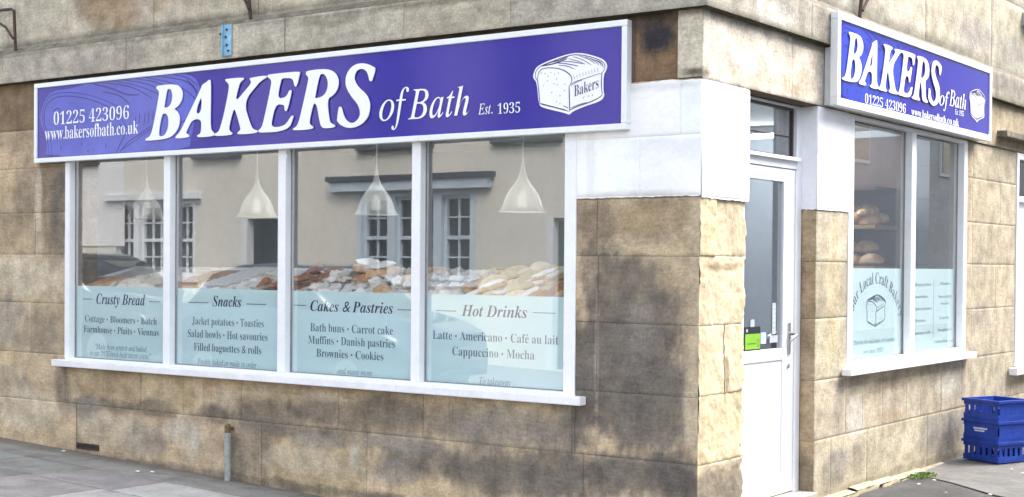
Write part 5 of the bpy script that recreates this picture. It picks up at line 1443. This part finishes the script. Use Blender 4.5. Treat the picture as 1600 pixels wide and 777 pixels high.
mb.build('wall', M['render'], opp, fix=False)
mb = MB(); mb.add([(-19.2, FY + .25, 5.25), (-1.8, FY + .25, 5.25), (-1.8, FY - 3.5, 7.2), (-19.2, FY - 3.5, 7.2), (-19.2, FY - 7.2, 5.25), (-1.8, FY - 7.2, 5.25)], [(0, 1, 2, 3), (3, 2, 5, 4), (0, 3, 4), (1, 5, 2), (0, 4, 5, 1)])
mb.build('roof', M['roof'], opp)
MB().box(-18.9, -15.48, FY + .004, FY + .02, 1.74, 3.35).build('pale_patch', M['pale_render'], opp)
def sash(a, b, c, d_, cols, mt):
    """One double hung light: frame with glazing bars, pane behind."""
    mb = MB(); y0, y1 = FY - .12, FY - .06
    mid = (c + d_) / 2
    mb.box(a, a + .05, y0, y1, c, d_); mb.box(b - .05, b, y0, y1, c, d_)
    mb.box(a + .05, b - .05, y0 + .002, y1 - .002, d_ - .05, d_); mb.box(a + .05, b - .05, y0 + .002, y1 - .002, c, c + .06); mb.box(a + .05, b - .05, y0, y1 + .01, mid - .025, mid + .025)
    for k in range(1, cols):
        x = a + .05 + (b - a - .1) * k / cols
        mb.box(x - .011, x + .011, y0 + .01, y1 - .01, c + .06, d_ - .05)
    for z in ((mid + d_) / 2 - .01, (mid + c) / 2 + .02):
        mb.box(a + .05, b - .05, y0 + .012, y1 - .012, z - .011, z + .011)
    w = mb.build('window', mt, opp)
    MB().box(a, b, y0 - .012, y0 - .002, c, d_).build('pane', M['dark_glass'], w)
    return w
for a, b, n in [(-10.22, -9.72, 2), (-9.58, -8.87, 3), (-8.73, -8.23, 2)]:
    w = sash(a, b, 1.26, 2.44, n, M['slate_paint'])
mb = MB(); mb.box(-10.30, -10.22, FY - .13, FY + .01, 1.2, 2.475); mb.box(-9.72, -9.58, FY - .13, FY + .01, 1.26, 2.44); mb.box(-8.87, -8.73, FY - .13, FY + .01, 1.26, 2.44); mb.box(-8.23, -8.15, FY - .13, FY + .01, 1.2, 2.475)
mb.box(-10.22, -8.23, FY - .128, FY + .008, 2.44, 2.475); mb.box(-10.34, -8.1, FY - .126, FY + .06, 1.17, 1.26)
mb.build('window_surround', M['slate_paint'], opp)
h = MB().box(-10.76, -7.86, FY, FY + .12, 2.52, 2.665).build('lintel_board', M['slate_paint'], opp, bevel=.01)
MB().box(-10.80, -7.80, FY, FY + .16, 2.668, 2.74).build('lead_cover', M['lead_flash'], h)
for a, b, n in [(-15.70, -15.25, 2), (-15.12, -14.4, 3), (-14.27, -13.81, 2)]:
    sash(a, b, 1.25, 2.42, n, M['white_wood'])
mb = MB(); mb.box(-15.76, -15.70, FY - .13, FY + .01, 1.19, 2.45); mb.box(-15.25, -15.12, FY - .13, FY + .01, 1.25, 2.42); mb.box(-14.4, -14.27, FY - .13, FY + .01, 1.25, 2.42); mb.box(-13.81, -13.75, FY - .13, FY + .01, 1.19, 2.45)
mb.box(-15.7, -13.81, FY - .128, FY + .008, 2.42, 2.45); mb.box(-15.8, -13.7, FY - .126, FY + .05, 1.16, 1.25)
mb.build('window_surround', M['white_wood'], opp)
MB().box(-15.93, -13.6, FY, FY + .1, 2.49, 2.60).build('lintel_board', M['white_wood'], opp, bevel=.01)
MB().box(-12.70, -11.55, FY - .5, FY - .45, .1, 2.16).build('passage_dark', M['black_card'], opp)  # black sheet standing in for the darkness inside the open doorway
MB().box(-12.70, -12.58, FY - .14, FY + .01, .1, 2.16).build('passage_frame', M['white_wood'], opp)
w = MB().box(-6.83, -6.0, FY - .14, FY - .10, .1, 2.06).build('door', M['green_door'], opp)
MB().box(-6.95, -6.85, FY - .14, FY + .01, .1, 2.1).build('door_frame', M['white_wood'], opp)
for (a, b, c, d_) in holes[4:]:
    sash(a + .04, b - .04, c + .05, d_ - .03, 3, M['white_wood'])
    MB().box(a - .08, b + .08, FY - .1, FY + .09, c - .09, c).build('window_ledge', M['lead_flash'], opp)
    MB().box(a, b, FY - .2, FY - .19, c, d_).build('dark_backing', M['black_card'], opp)  # black sheet closing the opening behind the pane
# terrace across the side street, made taller and closer to block sky light
ter = thing('grey_terrace', 'grey stone terrace across the side street reflected in the side window', 'building', (9.1, 12, 0))
MB().box(9.0, 18, -2.0, 40, -.2, 9.5).build('wall', M['terrace'], ter)
for y in range(3, 39, 3):
    for z in (3.9,):
        w = MB().box(8.94, 8.999, y, y + 1.1, z, z + 1.7).build('window', M['white_wood'], ter)
        MB().box(8.92, 8.938, y + .08, y + 1.02, z + .08, z + 1.62).build('pane', M['dark_glass'], w)

# parked cars, seen in the window reflection
def make_car(label, x0, L, paint, flip, y):
    t = thing('parked_car', label, 'car', (x0 + L / 2, y, zg(x0, -3) - .12), 'cars parked across the street')
    zb = zg(x0 + L / 2, -3) - .12
    def X(s): return x0 + (1 - s) * L if flip else x0 + s * L
    def loft(secs):
        mb = MB(); vs = []
        for s, w, z0, z1, ins in secs:
            w = w / 2
            ring = [(-w, z0), (-w, z0 + (z1 - z0) * .45), (-w * (1 - ins * .35), z0 + (z1 - z0) * .8), (-w * (1 - ins), z1), (w * (1 - ins), z1), (w * (1 - ins * .35), z0 + (z1 - z0) * .8), (w, z0 + (z1 - z0) * .45), (w, z0)]
            vs += [(X(s), y + a, zb + b) for a, b in ring]
        n = len(secs)
        fs = [(i * 8 + k, i * 8 + (k + 1) % 8, (i + 1) * 8 + (k + 1) % 8, (i + 1) * 8 + k) for i in range(n - 1) for k in range(8)]
        fs += [tuple(range(7, -1, -1)), tuple((n - 1) * 8 + k for k in range(8))]
        mb.add(vs, fs); return mb
    body = loft([(0, 1.5, .4, .62, .05), (.015, 1.6, .28, .74, .05), (.1, 1.68, .22, .86, .06), (.27, 1.72, .2, .98, .07), (.5, 1.73, .2, 1.0, .06), (.8, 1.72, .2, 1.02, .06), (.96, 1.62, .25, 1.0, .07), (1, 1.5, .4, .8, .06)]).build('body', paint, t, smooth=True)
    loft([(.26, 1.45, .95, .975, .1), (.40, 1.42, .97, 1.36, .16), (.47, 1.4, .97, 1.43, .17), (.72, 1.4, .97, 1.44, .17), (.86, 1.38, .97, 1.34, .17), (.95, 1.36, .97, 1.0, .1)]).build('glasshouse', M['dark_glass'], t, smooth=True)
    loft([(.42, 1.16, 1.385, 1.40, .02), (.48, 1.14, 1.42, 1.46, .04), (.60, 1.14, 1.44, 1.485, .05), (.72, 1.14, 1.43, 1.47, .05), (.86, 1.12, 1.335, 1.36, .02)]).build('roof', paint, t, smooth=True)
    for s in (.18, .80):
        for sd in (-1, 1):
            cx = X(s); yy = y + sd * .78
            w = MB()
            w.tube([(cx, yy - .09, zb + .3), (cx, yy + .09, zb + .3)], .30, 24)
            wo = w.build('wheel', M['rubber'], t, bevel=.02)
            MB().tube([(cx, yy + sd * .085, zb + .3), (cx, yy + sd * .097, zb + .3)], .19, 20).build('rim', M['steel'], wo)
    for sd in (-1, 1):
        a, b = X(.012), X(.05)
        MB().box(a, b, y + sd * .5, y + sd * .74, zb + .6, zb + .72).build('headlight', M['lens'], t, bevel=.01)
make_car('dark parked car whose sloping windscreen reflects in the leftmost pane', -13.8, 4.2, M['car_dark'], True, -4.9)
make_car('navy parked car whose roof edge reflects in the Snacks pane', -9.25, 3.5, M['car_blue'], True, -4.95)
